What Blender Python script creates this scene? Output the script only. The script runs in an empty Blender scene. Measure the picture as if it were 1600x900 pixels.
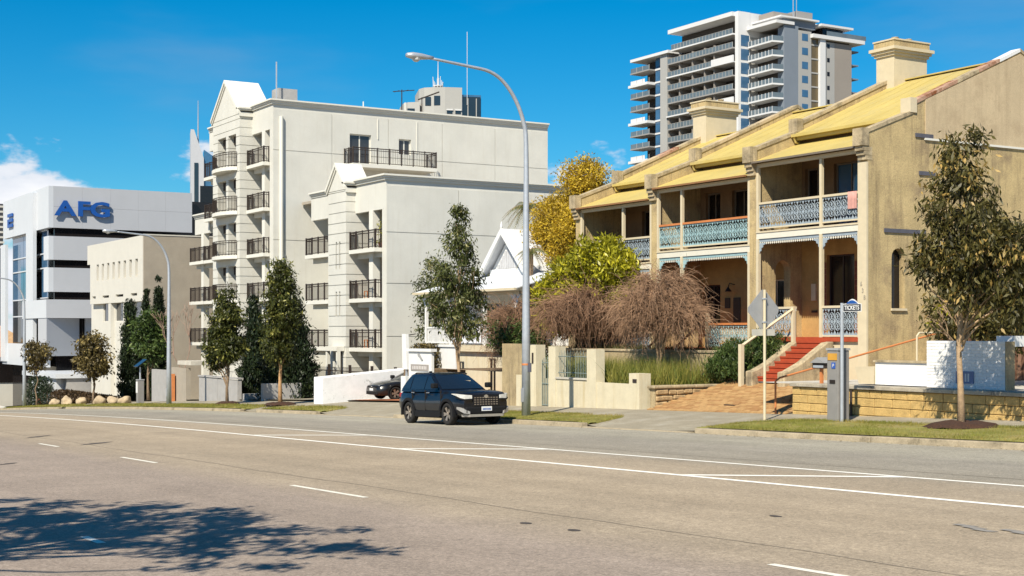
import bpy, bmesh, math, random
import numpy as np
from mathutils import Vector, Matrix, noise as mnoise

# ------------------------------------------------------------------ camera, sky, sun, exposure
# Street frame: u runs down the street (away, to the left), v across it (away, to the right), z up; eye level z = 0.
# World x = -u, y = v.
scene = bpy.context.scene
COL = scene.collection
FPX, HOR = 2222.0, 520.0
TH = math.radians(31.3)
CC, SS = math.cos(TH), math.sin(TH)
cam_d = bpy.data.cameras.new('camera'); cam = bpy.data.objects.new('camera', cam_d); COL.objects.link(cam)
cam.location = (0, 0, 0)
cam.rotation_euler = (math.radians(90), 0, math.radians(90) - TH)
cam_d.sensor_width = 36; cam_d.lens = 36*FPX/1600; cam_d.shift_y = (HOR-450)/1600
cam_d.clip_end = 9000; cam_d.clip_start = 0.1
scene.camera = cam

SUN_EL = math.radians(45)
ldir = Vector((-.58*math.cos(SUN_EL), .814*math.cos(SUN_EL), -math.sin(SUN_EL)))   # direction light travels
sun_d = bpy.data.lights.new('sun', 'SUN'); sun_d.energy = 5.0; sun_d.angle = math.radians(.5); sun_d.color = (1, .92, .77)
sun = bpy.data.objects.new('sun', sun_d); COL.objects.link(sun)
sun.rotation_euler = ldir.to_track_quat('-Z', 'Y').to_euler(); sun.location = (40, -60, 80)

world = bpy.data.worlds.new('World'); scene.world = world; world.use_nodes = True
nt = world.node_tree; nt.nodes.clear()
def N(t, **k):
    n = nt.nodes.new(t)
    for a, b in k.items(): setattr(n, a, b)
    return n
L = nt.links.new
sky = N('ShaderNodeTexSky', sky_type='NISHITA', sun_disc=False, sun_elevation=SUN_EL, air_density=1.0, dust_density=.25, ozone_density=3.0, altitude=0)
sky.sun_rotation = math.atan2(-ldir.x, -ldir.y)
hs = N('ShaderNodeHueSaturation'); hs.inputs['Saturation'].default_value = 1.25; hs.inputs['Hue'].default_value = .497
blue = N('ShaderNodeMix', data_type='RGBA', blend_type='MULTIPLY'); blue.inputs['Factor'].default_value = 1; blue.inputs['B'].default_value = (.63, 1.0, 1.2, 1)
L(sky.outputs[0], blue.inputs['A']); L(blue.outputs['Result'], hs.inputs['Color'])
# low bank of fair-weather cumulus, all round the horizon
tc = N('ShaderNodeTexCoord')
sep = N('ShaderNodeSeparateXYZ'); L(tc.outputs['Generated'], sep.inputs[0])
mp = N('ShaderNodeMapping'); mp.inputs['Scale'].default_value = (6, 6, 13); mp.inputs['Location'].default_value = (3, 6, 1.88); L(tc.outputs['Generated'], mp.inputs[0])
nz = N('ShaderNodeTexNoise'); nz.inputs['Scale'].default_value = 1.5; nz.inputs['Detail'].default_value = 9; nz.inputs['Roughness'].default_value = .55
L(mp.outputs[0], nz.inputs['Vector'])
mr = N('ShaderNodeMapRange'); mr.inputs['From Min'].default_value = .08; mr.inputs['From Max'].default_value = .19; mr.inputs['To Min'].default_value = .16; mr.inputs['To Max'].default_value = -.16
L(sep.outputs['Z'], mr.inputs['Value'])
ad = N('ShaderNodeMath', operation='ADD'); L(nz.outputs['Fac'], ad.inputs[0]); L(mr.outputs[0], ad.inputs[1])
cr = N('ShaderNodeMapRange', interpolation_type='SMOOTHSTEP'); cr.inputs['From Min'].default_value = .54; cr.inputs['From Max'].default_value = .615; L(ad.outputs[0], cr.inputs['Value'])
# thin high veil
mp2 = N('ShaderNodeMapping'); mp2.inputs['Scale'].default_value = (2, 2, 9); L(tc.outputs['Generated'], mp2.inputs[0])
nz2 = N('ShaderNodeTexNoise'); nz2.inputs['Scale'].default_value = 1.2; nz2.inputs['Detail'].default_value = 6; L(mp2.outputs[0], nz2.inputs['Vector'])
cr2 = N('ShaderNodeMapRange', interpolation_type='SMOOTHSTEP'); cr2.inputs['From Min'].default_value = .52; cr2.inputs['From Max'].default_value = .85; cr2.inputs['To Max'].default_value = .35; L(nz2.outputs['Fac'], cr2.inputs['Value'])
veil = N('ShaderNodeMix', data_type='RGBA'); L(cr2.outputs[0], veil.inputs['Factor']); L(hs.outputs[0], veil.inputs['A']); veil.inputs['B'].default_value = (4.6, 5.2, 6.0, 1)
mx = N('ShaderNodeMix', data_type='RGBA'); L(cr.outputs[0], mx.inputs['Factor']); L(veil.outputs['Result'], mx.inputs['A'])
cshade = N('ShaderNodeMapRange'); cshade.inputs['From Min'].default_value = .56; cshade.inputs['From Max'].default_value = .8; L(ad.outputs[0], cshade.inputs['Value'])
ccol = N('ShaderNodeMix', data_type='RGBA'); ccol.inputs['A'].default_value = (8, 8.6, 9.6, 1); ccol.inputs['B'].default_value = (11.5, 11.5, 11.7, 1); L(cshade.outputs[0], ccol.inputs['Factor'])
L(ccol.outputs['Result'], mx.inputs['B'])
bg = N('ShaderNodeBackground'); bg.inputs['Strength'].default_value = .06; L(mx.outputs['Result'], bg.inputs['Color'])
wo = N('ShaderNodeOutputWorld'); L(bg.outputs[0], wo.inputs['Surface'])

vs = scene.view_settings; vs.view_transform = 'Standard'; vs.look = 'None'; vs.gamma = 1; vs.use_curve_mapping = False
vs.exposure = .62
scene.cycles.use_denoising = True
scene.cycles.max_bounces = 6; scene.cycles.transparent_max_bounces = 8
random.seed(7); RNG = np.random.default_rng(7)

# ------------------------------------------------------------------ street-frame helpers
def T(px): return (px-800)/FPX
def uu(px, v): t = T(px); return v*(CC-SS*t)/(SS+CC*t)
def vv(px, u): t = T(px); return u*(SS+CC*t)/(CC-SS*t)
def dep(u, v): return CC*u+SS*v
def zz(py, u, v): return (HOR-py)/FPX*dep(u, v)
def zr(u):
    u = max(-80, min(u, 190))
    return -1.86-.0277*u-.00017*max(0, u-40)**2
def gnd(px, py):
    t = T(px); k = (CC-SS*t)/(SS+CC*t); v = 10
    for _ in range(30):
        v = -zr(k*v)/((py-HOR)/FPX*(CC*k+SS))
    return k*v, v
APRONS = [(30.3, 35.4), (48.0, 55.3), (62.4, 64.2), (97, 99), (118, 135)]
def zf(u, v):
    full = .13+.055*max(0, v-24.2)
    k = 0
    for a, b in APRONS:
        k = max(k, min(1, max(0, min((u-a+.5)/.8, (b+.5-u)/.8))))
    low = .025+.12*max(0, v-24.2)
    return zr(u)+full*(1-k)+min(full, low)*k
def W(u, v, z): return Vector((-u, v, z))

# ------------------------------------------------------------------ materials
MATS = {}
def mat(name, col, rough=.75, var=.12, scale=3.0, bump=0.0, bscale=60, spec=.35, metal=0, coat=0, streak=0, streak_col=(.12, .1, .07), speck=0, blotch=None, blotch_t=(.55, .68), blotch_scale=1.2):
    if name in MATS: return MATS[name]
    m = bpy.data.materials.new(name); m.use_nodes = True; MATS[name] = m
    n = m.node_tree.nodes; l = m.node_tree.links
    b = n['Principled BSDF']; b.inputs['Roughness'].default_value = rough; b.inputs['Metallic'].default_value = metal
    b.inputs['Specular IOR Level'].default_value = spec; b.inputs['Coat Weight'].default_value = coat; b.inputs['Coat Roughness'].default_value = .04
    g = n.new('ShaderNodeNewGeometry')
    t = n.new('ShaderNodeTexNoise'); t.inputs['Scale'].default_value = scale; t.inputs['Detail'].default_value = 6; t.inputs['Roughness'].default_value = .65
    l.new(g.outputs['Position'], t.inputs['Vector'])
    mr = n.new('ShaderNodeMapRange'); mr.inputs['From Min'].default_value = .3; mr.inputs['From Max'].default_value = .7
    mr.inputs['To Min'].default_value = 1-var; mr.inputs['To Max'].default_value = 1+var
    l.new(t.outputs['Fac'], mr.inputs['Value'])
    mul = n.new('ShaderNodeMix'); mul.data_type = 'RGBA'; mul.blend_type = 'MULTIPLY'; mul.inputs['Factor'].default_value = 1
    mul.inputs['A'].default_value = (*col, 1); l.new(mr.outputs[0], mul.inputs['B'])
    out = mul.outputs['Result']
    def mixin(src, fac, c):
        k = n.new('ShaderNodeMix'); k.data_type = 'RGBA'; l.new(fac, k.inputs['Factor']); l.new(src, k.inputs['A'])
        if isinstance(c, tuple): k.inputs['B'].default_value = (*c, 1)
        else: l.new(c, k.inputs['B'])
        return k.outputs['Result']
    if blotch:
        t4 = n.new('ShaderNodeTexNoise'); t4.inputs['Scale'].default_value = blotch_scale; t4.inputs['Detail'].default_value = 8; t4.inputs['Roughness'].default_value = .7
        l.new(g.outputs['Position'], t4.inputs['Vector'])
        r4 = n.new('ShaderNodeMapRange'); r4.inputs['From Min'].default_value = blotch_t[0]; r4.inputs['From Max'].default_value = blotch_t[1]; l.new(t4.outputs['Fac'], r4.inputs['Value'])
        out = mixin(out, r4.outputs[0], blotch)
    if streak:
        mp = n.new('ShaderNodeMapping'); mp.inputs['Scale'].default_value = (2.2, 2.2, .16); l.new(g.outputs['Position'], mp.inputs[0])
        t2 = n.new('ShaderNodeTexNoise'); t2.inputs['Scale'].default_value = 1.6; t2.inputs['Detail'].default_value = 7; t2.inputs['Roughness'].default_value = .7; l.new(mp.outputs[0], t2.inputs['Vector'])
        r2 = n.new('ShaderNodeMapRange'); r2.inputs['From Min'].default_value = .5; r2.inputs['From Max'].default_value = .72; r2.inputs['To Max'].default_value = streak; l.new(t2.outputs['Fac'], r2.inputs['Value'])
        out = mixin(out, r2.outputs[0], streak_col)
    if speck:
        t3 = n.new('ShaderNodeTexNoise'); t3.inputs['Scale'].default_value = 28; t3.inputs['Detail'].default_value = 3; t3.inputs['Roughness'].default_value = .8; l.new(g.outputs['Position'], t3.inputs['Vector'])
        r3 = n.new('ShaderNodeMapRange'); r3.inputs['From Min'].default_value = .3; r3.inputs['From Max'].default_value = .7; r3.inputs['To Min'].default_value = 1-speck; r3.inputs['To Max'].default_value = 1+speck; l.new(t3.outputs['Fac'], r3.inputs['Value'])
        k = n.new('ShaderNodeMix'); k.data_type = 'RGBA'; k.blend_type = 'MULTIPLY'; k.inputs['Factor'].default_value = 1; l.new(out, k.inputs['A']); l.new(r3.outputs[0], k.inputs['B']); out = k.outputs['Result']
    l.new(out, b.inputs['Base Color'])
    if bump:
        tb = n.new('ShaderNodeTexNoise'); tb.inputs['Scale'].default_value = bscale; tb.inputs['Detail'].default_value = 5; l.new(g.outputs['Position'], tb.inputs['Vector'])
        bn = n.new('ShaderNodeBump'); bn.inputs['Strength'].default_value = bump; bn.inputs['Distance'].default_value = .03; l.new(tb.outputs['Fac'], bn.inputs['Height']); l.new(bn.outputs[0], b.inputs['Normal'])
    return m
def leafmat(name, c0, c1, c2=None, trans=.25, rough=.55):
    m = bpy.data.materials.new(name); m.use_nodes = True; n = m.node_tree.nodes; l = m.node_tree.links
    b = n['Principled BSDF']; b.inputs['Roughness'].default_value = rough; b.inputs['Specular IOR Level'].default_value = .3
    a = n.new('ShaderNodeAttribute'); a.attribute_name = 'tint'
    r = n.new('ShaderNodeValToRGB'); r.color_ramp.elements[0].color = (*c0, 1); r.color_ramp.elements[1].color = (*c1, 1)
    if c2: e = r.color_ramp.elements.new(.8); e.color = (*c1, 1); r.color_ramp.elements[2].color = (*c2, 1)
    l.new(a.outputs['Fac'], r.inputs[0]); l.new(r.outputs[0], b.inputs['Base Color'])
    tr = n.new('ShaderNodeBsdfTranslucent'); l.new(r.outputs[0], tr.inputs[0])
    mx = n.new('ShaderNodeMixShader'); mx.inputs[0].default_value = trans; l.new(b.outputs[0], mx.inputs[1]); l.new(tr.outputs[0], mx.inputs[2])
    l.new(mx.outputs[0], n['Material Output'].inputs[0]); return m
def glassmat(name, col, rough=.05, spec=.8):
    return mat(name, col, rough=rough, var=.15, scale=.6, spec=spec)

M = {}
M['cream'] = mat('cream_render', (.56, .55, .50), .85, .07, .5, .15, 90, streak=.3, streak_col=(.47, .44, .37), speck=.04)
M['cream_trim'] = mat('cream_trim', (.62, .605, .545), .8, .03, 1)
M['sand'] = mat('terrace_render', (.44, .335, .17), .9, .16, 1.2, .5, 25, streak=.9, streak_col=(.2, .15, .085), speck=.24, blotch=(.27, .2, .115), blotch_t=(.5, .68), blotch_scale=1.1)
M['sand_top'] = mat('gable_render', (.47, .37, .235), .9, .1, .9, .3, 40, streak=.6, streak_col=(.34, .26, .16), speck=.16, blotch=(.38, .29, .18), blotch_t=(.5, .7))
M['coping'] = mat('rusty_coping', (.42, .27, .19), .85, .25, 2, .3, 40, blotch=(.19, .062, .02), blotch_t=(.45, .58))
M['coping_grey'] = mat('weathered_coping', (.40, .32, .2), .9, .25, 2.5, .4, 40, streak=.85, streak_col=(.13, .105, .075), speck=.2, blotch=(.2, .16, .1), blotch_t=(.5, .66), blotch_scale=1.8)
M['yellow'] = mat('yellow_roof_paint', (.47, .365, .115), .65, .12, .7, .05, 30, streak=.45, streak_col=(.36, .28, .11), blotch=(.4, .33, .15), blotch_t=(.5, .75), blotch_scale=.6, speck=.05)
M['post'] = mat('cream_timber_paint', (.55, .47, .325), .6, .06, 4)
M['whitep'] = mat('white_paint', (.66, .66, .65), .6, .05, 2, .1, 60)
M['fascia'] = mat('fascia_paint', (.62, .59, .5), .6, .05, 3)
M['lace_grey'] = mat('blue_grey_iron', (.27, .32, .36), .55, .15, 8)
M['lace_teal'] = mat('teal_iron', (.27, .40, .42), .55, .15, 8)
M['orange'] = mat('orange_timber', (.5, .18, .06), .6, .12, 4)
M['redstep'] = mat('red_step_paint', (.33, .055, .02), .65, .15, 3)
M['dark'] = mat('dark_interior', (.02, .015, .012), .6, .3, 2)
M['brickred'] = mat('red_quoin_brick', (.2, .06, .035), .85, .2, 6)
M['glass'] = glassmat('window_glass', (.02, .025, .03))
M['glass_blue'] = glassmat('blue_glass', (.05, .12, .22), .04, 1)
M['iron'] = mat('brown_iron', (.035, .025, .021), .55, .15, 5)
M['steel'] = mat('galvanised_steel', (.42, .45, .49), .45, .1, 6, metal=.4)
M['gutter'] = mat('dark_gutter', (.16, .13, .1), .6, .1, 5)
M['lead'] = mat('lead_flashing', (.085, .085, .105), .6, .15, 5)
M['lime'] = mat('limestone_block', (.46, .31, .115), .95, .22, 4, .6, 30, speck=.2, blotch=(.3, .19, .08), blotch_t=(.58, .75), blotch_scale=2.5)
M['cap'] = mat('concrete_cap', (.36, .32, .25), .95, .2, 3, .4, 40, speck=.15, blotch=(.16, .13, .1))
M['conc'] = mat('concrete', (.46, .43, .37), .95, .15, 2, .3, 40, speck=.1)
M['kerb'] = mat('kerb_concrete', (.34, .28, .19), .95, .22, 2.5, .4, 40, speck=.18, blotch=(.17, .14, .09))
M['brickw'] = mat('whitewashed_brick', (.72, .71, .69), .85, .05, 6, .5, 30, blotch=(.5, .48, .44), blotch_t=(.62, .8), blotch_scale=3)
M['mortarw'] = mat('white_mortar', (.68, .67, .65), .9, .06, 4)
M['garden_wall'] = mat('stained_cream_wall', (.56, .5, .36), .9, .08, 2, .3, 40, streak=.6, streak_col=(.42, .33, .17), speck=.05)
M['stain'] = mat('lichen_stained_wall', (.36, .28, .16), .95, .25, 2, .5, 30, streak=.8, streak_col=(.14, .11, .07), speck=.2)
M['paver'] = mat('tan_brick_paver', (.54, .33, .13), .9, .16, 7, .3, 40, speck=.12)
M['paver_red'] = mat('red_brick_paver', (.4, .14, .06), .9, .16, 7)
M['joint'] = mat('paver_joint', (.16, .1, .05), .95, .2, 9)
M['soil'] = mat('dry_soil', (.16, .11, .065), 1, .35, 3, .6, 30)
M['mulch'] = mat('dark_mulch', (.05, .024, .014), 1, .4, 20, .8, 30)
M['turf'] = mat('verge_turf', (.2, .19, .045), 1, .35, 2.5, .5, 50, speck=.3, blotch=(.3, .23, .1), blotch_t=(.52, .7), blotch_scale=.9)
M['bark'] = mat('grey_bark', (.2, .14, .09), .95, .3, 8, .7, 40)
M['bark_pale'] = mat('pale_bark', (.36, .25, .15), .95, .25, 9, .6, 40)
M['fencewood'] = mat('weathered_paling', (.12, .06, .035), .9, .35, 3, .4, 30, streak=.5, streak_col=(.05, .03, .02))
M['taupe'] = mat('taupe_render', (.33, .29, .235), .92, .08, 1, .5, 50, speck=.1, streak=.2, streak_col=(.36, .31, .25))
M['offwhite'] = mat('off_white_paint', (.54, .52, .465), .8, .04, 1, streak=.12, streak_col=(.6, .56, .48))
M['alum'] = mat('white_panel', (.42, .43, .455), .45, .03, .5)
M['alum_front'] = mat('white_panel_gloss', (.53, .55, .58), .4, .03, .5)  # lighter copy of the panel, sunlight on the front put into its colour
M['signblue'] = mat('blue_sign_enamel', (.012, .075, .30), .4, .06, 2)
M['greywall'] = mat('grey_render_wall', (.33, .32, .31), .92, .1, 2, .4, 40)
M['footpath'] = mat('asphalt_path', (.275, .24, .175), .95, .12, 1.2, .4, 60, speck=.22, blotch=(.33, .3, .24), blotch_t=(.5, .7))

# ------------------------------------------------------------------ mesh builders
class MB:
    def __init__(s): s.v = []; s.f = []; s.mi = None
    def add(s, vs, fs):
        o = len(s.v); s.v += [tuple(p) for p in vs]; s.f += [tuple(i+o for i in f) for f in fs]; return s
    def box(s, u0, u1, v0, v1, z0, z1):
        if u0 > u1: u0, u1 = u1, u0
        if v0 > v1: v0, v1 = v1, v0
        p = [(u0, v0, z0), (u1, v0, z0), (u1, v1, z0), (u0, v1, z0), (u0, v0, z1), (u1, v0, z1), (u1, v1, z1), (u0, v1, z1)]
        return s.add(p, [(0, 3, 2, 1), (4, 5, 6, 7), (0, 1, 5, 4), (1, 2, 6, 5), (2, 3, 7, 6), (3, 0, 4, 7)])
    def hexa(s, p):
        return s.add(p, [(0, 3, 2, 1), (4, 5, 6, 7), (0, 1, 5, 4), (1, 2, 6, 5), (2, 3, 7, 6), (3, 0, 4, 7)])
    def prism_u(s, poly, u0, u1):          # poly of (v,z)
        n = len(poly); vs = [(u0, a, b) for a, b in poly]+[(u1, a, b) for a, b in poly]
        return s.add(vs, [tuple(range(n)), tuple(range(2*n-1, n-1, -1))]+[(i, (i+1) % n, n+(i+1) % n, n+i) for i in range(n)])
    def prism_v(s, poly, v0, v1):          # poly of (u,z)
        n = len(poly); vs = [(a, v0, b) for a, b in poly]+[(a, v1, b) for a, b in poly]
        return s.add(vs, [tuple(range(n)), tuple(range(2*n-1, n-1, -1))]+[(i, (i+1) % n, n+(i+1) % n, n+i) for i in range(n)])
    def prism_z(s, poly, z0, z1):
        n = len(poly); vs = [(a, b, z0) for a, b in poly]+[(a, b, z1) for a, b in poly]
        return s.add(vs, [tuple(range(n)), tuple(range(2*n-1, n-1, -1))]+[(i, (i+1) % n, n+(i+1) % n, n+i) for i in range(n)])
    def tube(s, pts, rad, n=8, cap=True):
        pts = [Vector(p) for p in pts]; k = len(pts)
        if not hasattr(rad, '__len__'): rad = [rad]*k
        ref = None; rings = []
        for i, p in enumerate(pts):
            d = (pts[min(i+1, k-1)]-pts[max(i-1, 0)])
            if d.length < 1e-9: d = Vector((0, 0, 1))
            d.normalize()
            if ref is None: ref = Vector((1, 0, 0)) if abs(d.x) < .8 else Vector((0, 1, 0))
            a = (ref-d*ref.dot(d))
            if a.length < 1e-6: a = d.orthogonal()
            a.normalize(); b = d.cross(a); ref = a
            rings.append([p+(a*math.cos(2*math.pi*j/n)+b*math.sin(2*math.pi*j/n))*rad[i] for j in range(n)])
        o = [q for r in rings for q in r]
        f = [(i*n+j, i*n+(j+1) % n, (i+1)*n+(j+1) % n, (i+1)*n+j) for i in range(k-1) for j in range(n)]
        if cap: f += [tuple(range(n-1, -1, -1)), tuple((k-1)*n+j for j in range(n))]
        return s.add(o, f)
    def bar(s, p, q, r, n=4): return s.tube([p, q], r, n)
    def lathe(s, c, prof, n=12):           # prof (r,z)
        vs = [(c[0]+r*math.cos(2*math.pi*j/n), c[1]+r*math.sin(2*math.pi*j/n), c[2]+z) for r, z in prof for j in range(n)]
        f = [(i*n+j, i*n+(j+1) % n, (i+1)*n+(j+1) % n, (i+1)*n+j) for i in range(len(prof)-1) for j in range(n)]
        return s.add(vs, f+[tuple(range(n)), tuple((len(prof)-1)*n+j for j in range(n))])
    def wall_v(s, u0, u1, z0, z1, v0, v1, holes=()):    # wall facing the street with rectangular holes (u0,u1,z0,z1)
        us = sorted({u0, u1}|{min(max(h[i], u0), u1) for h in holes for i in (0, 1)}); zs = sorted({z0, z1}|{min(max(h[i], z0), z1) for h in holes for i in (2, 3)})
        for a, b in zip(us, us[1:]):
            run = None
            for c, d in zip(zs, zs[1:]):
                mu, mz = (a+b)/2, (c+d)/2
                hole = any(min(h[0], h[1]) < mu < max(h[0], h[1]) and h[2] < mz < h[3] for h in holes)
                if hole:
                    if run: s.box(a, b, v0, v1, *run)
                    run = None
                else: run = (run[0] if run else c, d)
            if run: s.box(a, b, v0, v1, *run)
        return s
    def wall_u(s, v0, v1, z0, z1, u0, u1, holes=()):
        t = MB().wall_v(v0, v1, z0, z1, u0, u1, holes); return s.add([(b, a, c) for a, b, c in t.v], t.f)
    def build(s, name, m, parent=None, smooth=False, kind=None, label=None, cat=None, group=None, bevel=0, local=False):
        me = bpy.data.meshes.new(name)
        P = np.array(s.v, dtype=float).reshape(-1, 3).copy()
        if not local: P[:, 0] *= -1
        off = np.zeros(3); o_parent = parent
        if parent is not None:
            if not local:
                p = parent
                while p is not None: off += np.array(p.location); p = p.parent
        elif not local:
            off = np.array([(P[:, 0].min()+P[:, 0].max())/2, (P[:, 1].min()+P[:, 1].max())/2, P[:, 2].min()])
        P -= off
        me.from_pydata(P.tolist(), [], s.f)
        bm = bmesh.new(); bm.from_mesh(me); bmesh.ops.recalc_face_normals(bm, faces=bm.faces); bm.to_mesh(me); bm.free()
        if smooth: me.polygons.foreach_set('use_smooth', [True]*len(me.polygons))
        if isinstance(m, (list, tuple)):
            for k in m: me.materials.append(k)
        else: me.materials.append(m)
        o = bpy.data.objects.new(name, me); COL.objects.link(o)
        if parent is not None: o.parent = parent
        elif not local: o.location = off
        if bevel:
            md = o.modifiers.new('bevel', 'BEVEL'); md.width = bevel; md.segments = 2; md.limit_method = 'ANGLE'
        tag(o, label, cat, group, kind); return o
def tag(o, label=None, cat=None, group=None, kind=None):
    if label: o['label'] = label
    if cat: o['category'] = cat
    if group: o['group'] = group
    if kind: o['kind'] = kind
    return o
def thing(name, label, cat, loc=(0, 0, 0), group=None, local=False):
    o = bpy.data.objects.new(name, None); COL.objects.link(o); o.empty_display_size = .2
    o.location = Vector(loc) if local else W(*loc)
    return tag(o, label, cat, group)
def B(name, m, parent, *box, **k): return MB().box(*box).build(name, m, parent, **k)
def inst(src, parent, loc, rot=(0, 0, 0), scale=(1, 1, 1)):
    """copy sharing mesh data; loc is in street coordinates (world) and is made relative to the parent"""
    c = src.copy(); COL.objects.link(c); c.parent = parent
    off = Vector((0, 0, 0)); p = parent
    while p is not None: off += p.location; p = p.parent
    c.location = W(*loc)-off; c.rotation_euler = rot; c.scale = scale; return c
def proto(mb, name, m, smooth=False):
    """a mesh to be instanced: built about its own origin, in world axes (x,y,z), not linked"""
    o = mb.build(name, m, None, smooth=smooth, local=True); COL.objects.unlink(o); return o
def fast_mesh(name, V, F, m, parent=None, tint=None, kind=None, smooth=False):
    V = np.asarray(V, dtype=np.float32).copy(); F = np.asarray(F, dtype=np.int32)
    V[:, 0] *= -1
    off = np.zeros(3); p = parent
    while p is not None: off += np.array(p.location); p = p.parent
    V -= off.astype(np.float32)
    me = bpy.data.meshes.new(name); k = F.shape[1]
    me.vertices.add(len(V)); me.vertices.foreach_set('co', V.ravel())
    me.loops.add(F.size); me.loops.foreach_set('vertex_index', F.ravel())
    me.polygons.add(len(F)); me.polygons.foreach_set('loop_start', np.arange(0, F.size, k, dtype=np.int32)); me.polygons.foreach_set('loop_total', np.full(len(F), k, dtype=np.int32))
    if tint is not None:
        a = me.attributes.new('tint', 'FLOAT', 'POINT'); a.data.foreach_set('value', np.asarray(tint, dtype=np.float32))
    me.update(calc_edges=True); me.materials.append(m)
    o = bpy.data.objects.new(name, me); COL.objects.link(o)
    if parent is not None: o.parent = parent
    return tag(o, kind=kind)
# ------------------------------------------------------------------ ground, road, kerbs, verges
def sheet(us, vs, zfun, name, m, parent=None, **k):
    mb = MB(); nu, nv = len(us), len(vs)
    mb.add([(u, v, zfun(u, v)) for u in us for v in vs], [(i*nv+j, (i+1)*nv+j, (i+1)*nv+j+1, i*nv+j+1) for i in range(nu-1) for j in range(nv-1)])
    return mb.build(name, m, parent, **k)
def arange(a, b, s):
    n = max(1, int(round((b-a)/s))); return [a+(b-a)*i/n for i in range(n+1)]
gu = [-3000, -800, -200, -80, -40]+arange(-20, 190, 6)+[260, 500, 1200, 3500]
gv = [-3000, -800, -200, -60, -20, -6]+arange(0, 60, 6)+[90, 150, 300, 800, 3500]
sheet(gu, gv, lambda u, v: zr(u)-.35, 'ground', mat('distant_ground', (.2, .17, .11), 1, .3, .05), kind='structure')

# road asphalt: tan worn lanes on the far side, mauve-grey fresher seal on the near lane, greyer parking lane
rm = bpy.data.materials.new('road_asphalt'); rm.use_nodes = True
n = rm.node_tree.nodes; l = rm.node_tree.links; b = n['Principled BSDF']; b.inputs['Roughness'].default_value = .9; b.inputs['Specular IOR Level'].default_value = .25
g = n.new('ShaderNodeNewGeometry'); sp = n.new('ShaderNodeSeparateXYZ'); l.new(g.outputs['Position'], sp.inputs[0])
wn = n.new('ShaderNodeTexNoise'); wn.inputs['Scale'].default_value = .5; wn.inputs['Detail'].default_value = 5; l.new(g.outputs['Position'], wn.inputs['Vector'])
ws = n.new('ShaderNodeMath'); ws.operation = 'MULTIPLY_ADD'; ws.inputs[1].default_value = .8; l.new(wn.outputs['Fac'], ws.inputs[0]); l.new(sp.outputs['Y'], ws.inputs[2])
sc_ = n.new('ShaderNodeMath'); sc_.operation = 'DIVIDE'; sc_.inputs[1].default_value = 30; l.new(ws.outputs[0], sc_.inputs[0])
rp = n.new('ShaderNodeValToRGB'); e = rp.color_ramp.elements
e[0].position = 0; e[0].color = (.272, .218, .178, 1); e[1].position = 1; e[1].color = (.31, .28, .22, 1)
for pos, c in ((.28, (.275, .222, .178, 1)), (.32, (.31, .25, .18, 1)), (.42, (.325, .26, .183, 1)), (.56, (.325, .264, .19, 1)), (.60, (.265, .235, .185, 1)), (.70, (.255, .23, .188, 1)), (.74, (.295, .27, .215, 1))):
    x = e.new(pos); x.color = c
l.new(sc_.outputs[0], rp.inputs[0])
def rmul(src, scale, lo, hi, det=4, rough=.7, mapping=None, fm=.3, to=.7):
    t = n.new('ShaderNodeTexNoise'); t.inputs['Scale'].default_value = scale; t.inputs['Detail'].default_value = det; t.inputs['Roughness'].default_value = rough
    if mapping:
        mp = n.new('ShaderNodeMapping'); mp.inputs['Scale'].default_value = mapping; l.new(g.outputs['Position'], mp.inputs[0]); l.new(mp.outputs[0], t.inputs['Vector'])
    else: l.new(g.outputs['Position'], t.inputs['Vector'])
    r = n.new('ShaderNodeMapRange'); r.inputs['From Min'].default_value = fm; r.inputs['From Max'].default_value = to; r.inputs['To Min'].default_value = lo; r.inputs['To Max'].default_value = hi; l.new(t.outputs['Fac'], r.inputs['Value'])
    k = n.new('ShaderNodeMix'); k.data_type = 'RGBA'; k.blend_type = 'MULTIPLY'; k.inputs['Factor'].default_value = 1; l.new(src, k.inputs['A']); l.new(r.outputs[0], k.inputs['B']); return k.outputs['Result']
o = rmul(rp.outputs[0], 38, .6, 1.4, 3, .85)
o = rmul(o, 16, .8, 1.2, 2, .8)
o = rmul(o, 5, .92, 1.08)
o = rmul(o, .5, .89, 1.12, 6)
o = rmul(o, 1.0, .9, 1.09, 5, .6, (.05, 1.3, 1))
l.new(o, b.inputs['Base Color'])
bt = n.new('ShaderNodeTexNoise'); bt.inputs['Scale'].default_value = 90; l.new(g.outputs['Position'], bt.inputs['Vector'])
bn = n.new('ShaderNodeBump'); bn.inputs['Strength'].default_value = .5; bn.inputs['Distance'].default_value = .01; l.new(bt.outputs['Fac'], bn.inputs['Height']); l.new(bn.outputs[0], b.inputs['Normal'])
RU = arange(-60, 190, 2.5)
road = sheet(RU, [-1.6, 4, 9, 15, 20, 23.95], lambda u, v: zr(u), 'road', rm, kind='structure', label='wide sunlit asphalt road running downhill to the left')
M['line'] = mat('worn_line_paint', (.72, .68, .58), .8, .1, 6, blotch=(.36, .31, .24), blotch_t=(.6, .72), blotch_scale=5, speck=.1)
M['line_bold'] = mat('white_line_paint', (.85, .82, .74), .8, .06, 6, blotch=(.5, .45, .36), blotch_t=(.68, .8), blotch_scale=5)
def strip(u0, u1, vfun, w, m, name='painted_line', h=.004):
    us = arange(u0, u1, 1.2); mb = MB(); k = len(us)
    mb.add([(u, vfun(u)+s*w/2, zr(u)+h) for u in us for s in (-1, 1)], [(2*i, 2*i+2, 2*i+3, 2*i+1) for i in range(k-1)])
    return mb.build(name, m, road)
strip(-20, 150, lambda u: 14.77, .15, M['line_bold'])
strip(-20, 150, lambda u: 17.2, .12, M['line_bold'])
M['seam'] = mat('asphalt_seam', (.2, .165, .125), .9, .3, 3)
strip(-10, 120, lambda u: 9.7+.04*math.sin(u*.7)+.03*math.sin(u*1.9), .025, M['seam'], 'paving_seam', .003)
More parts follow.
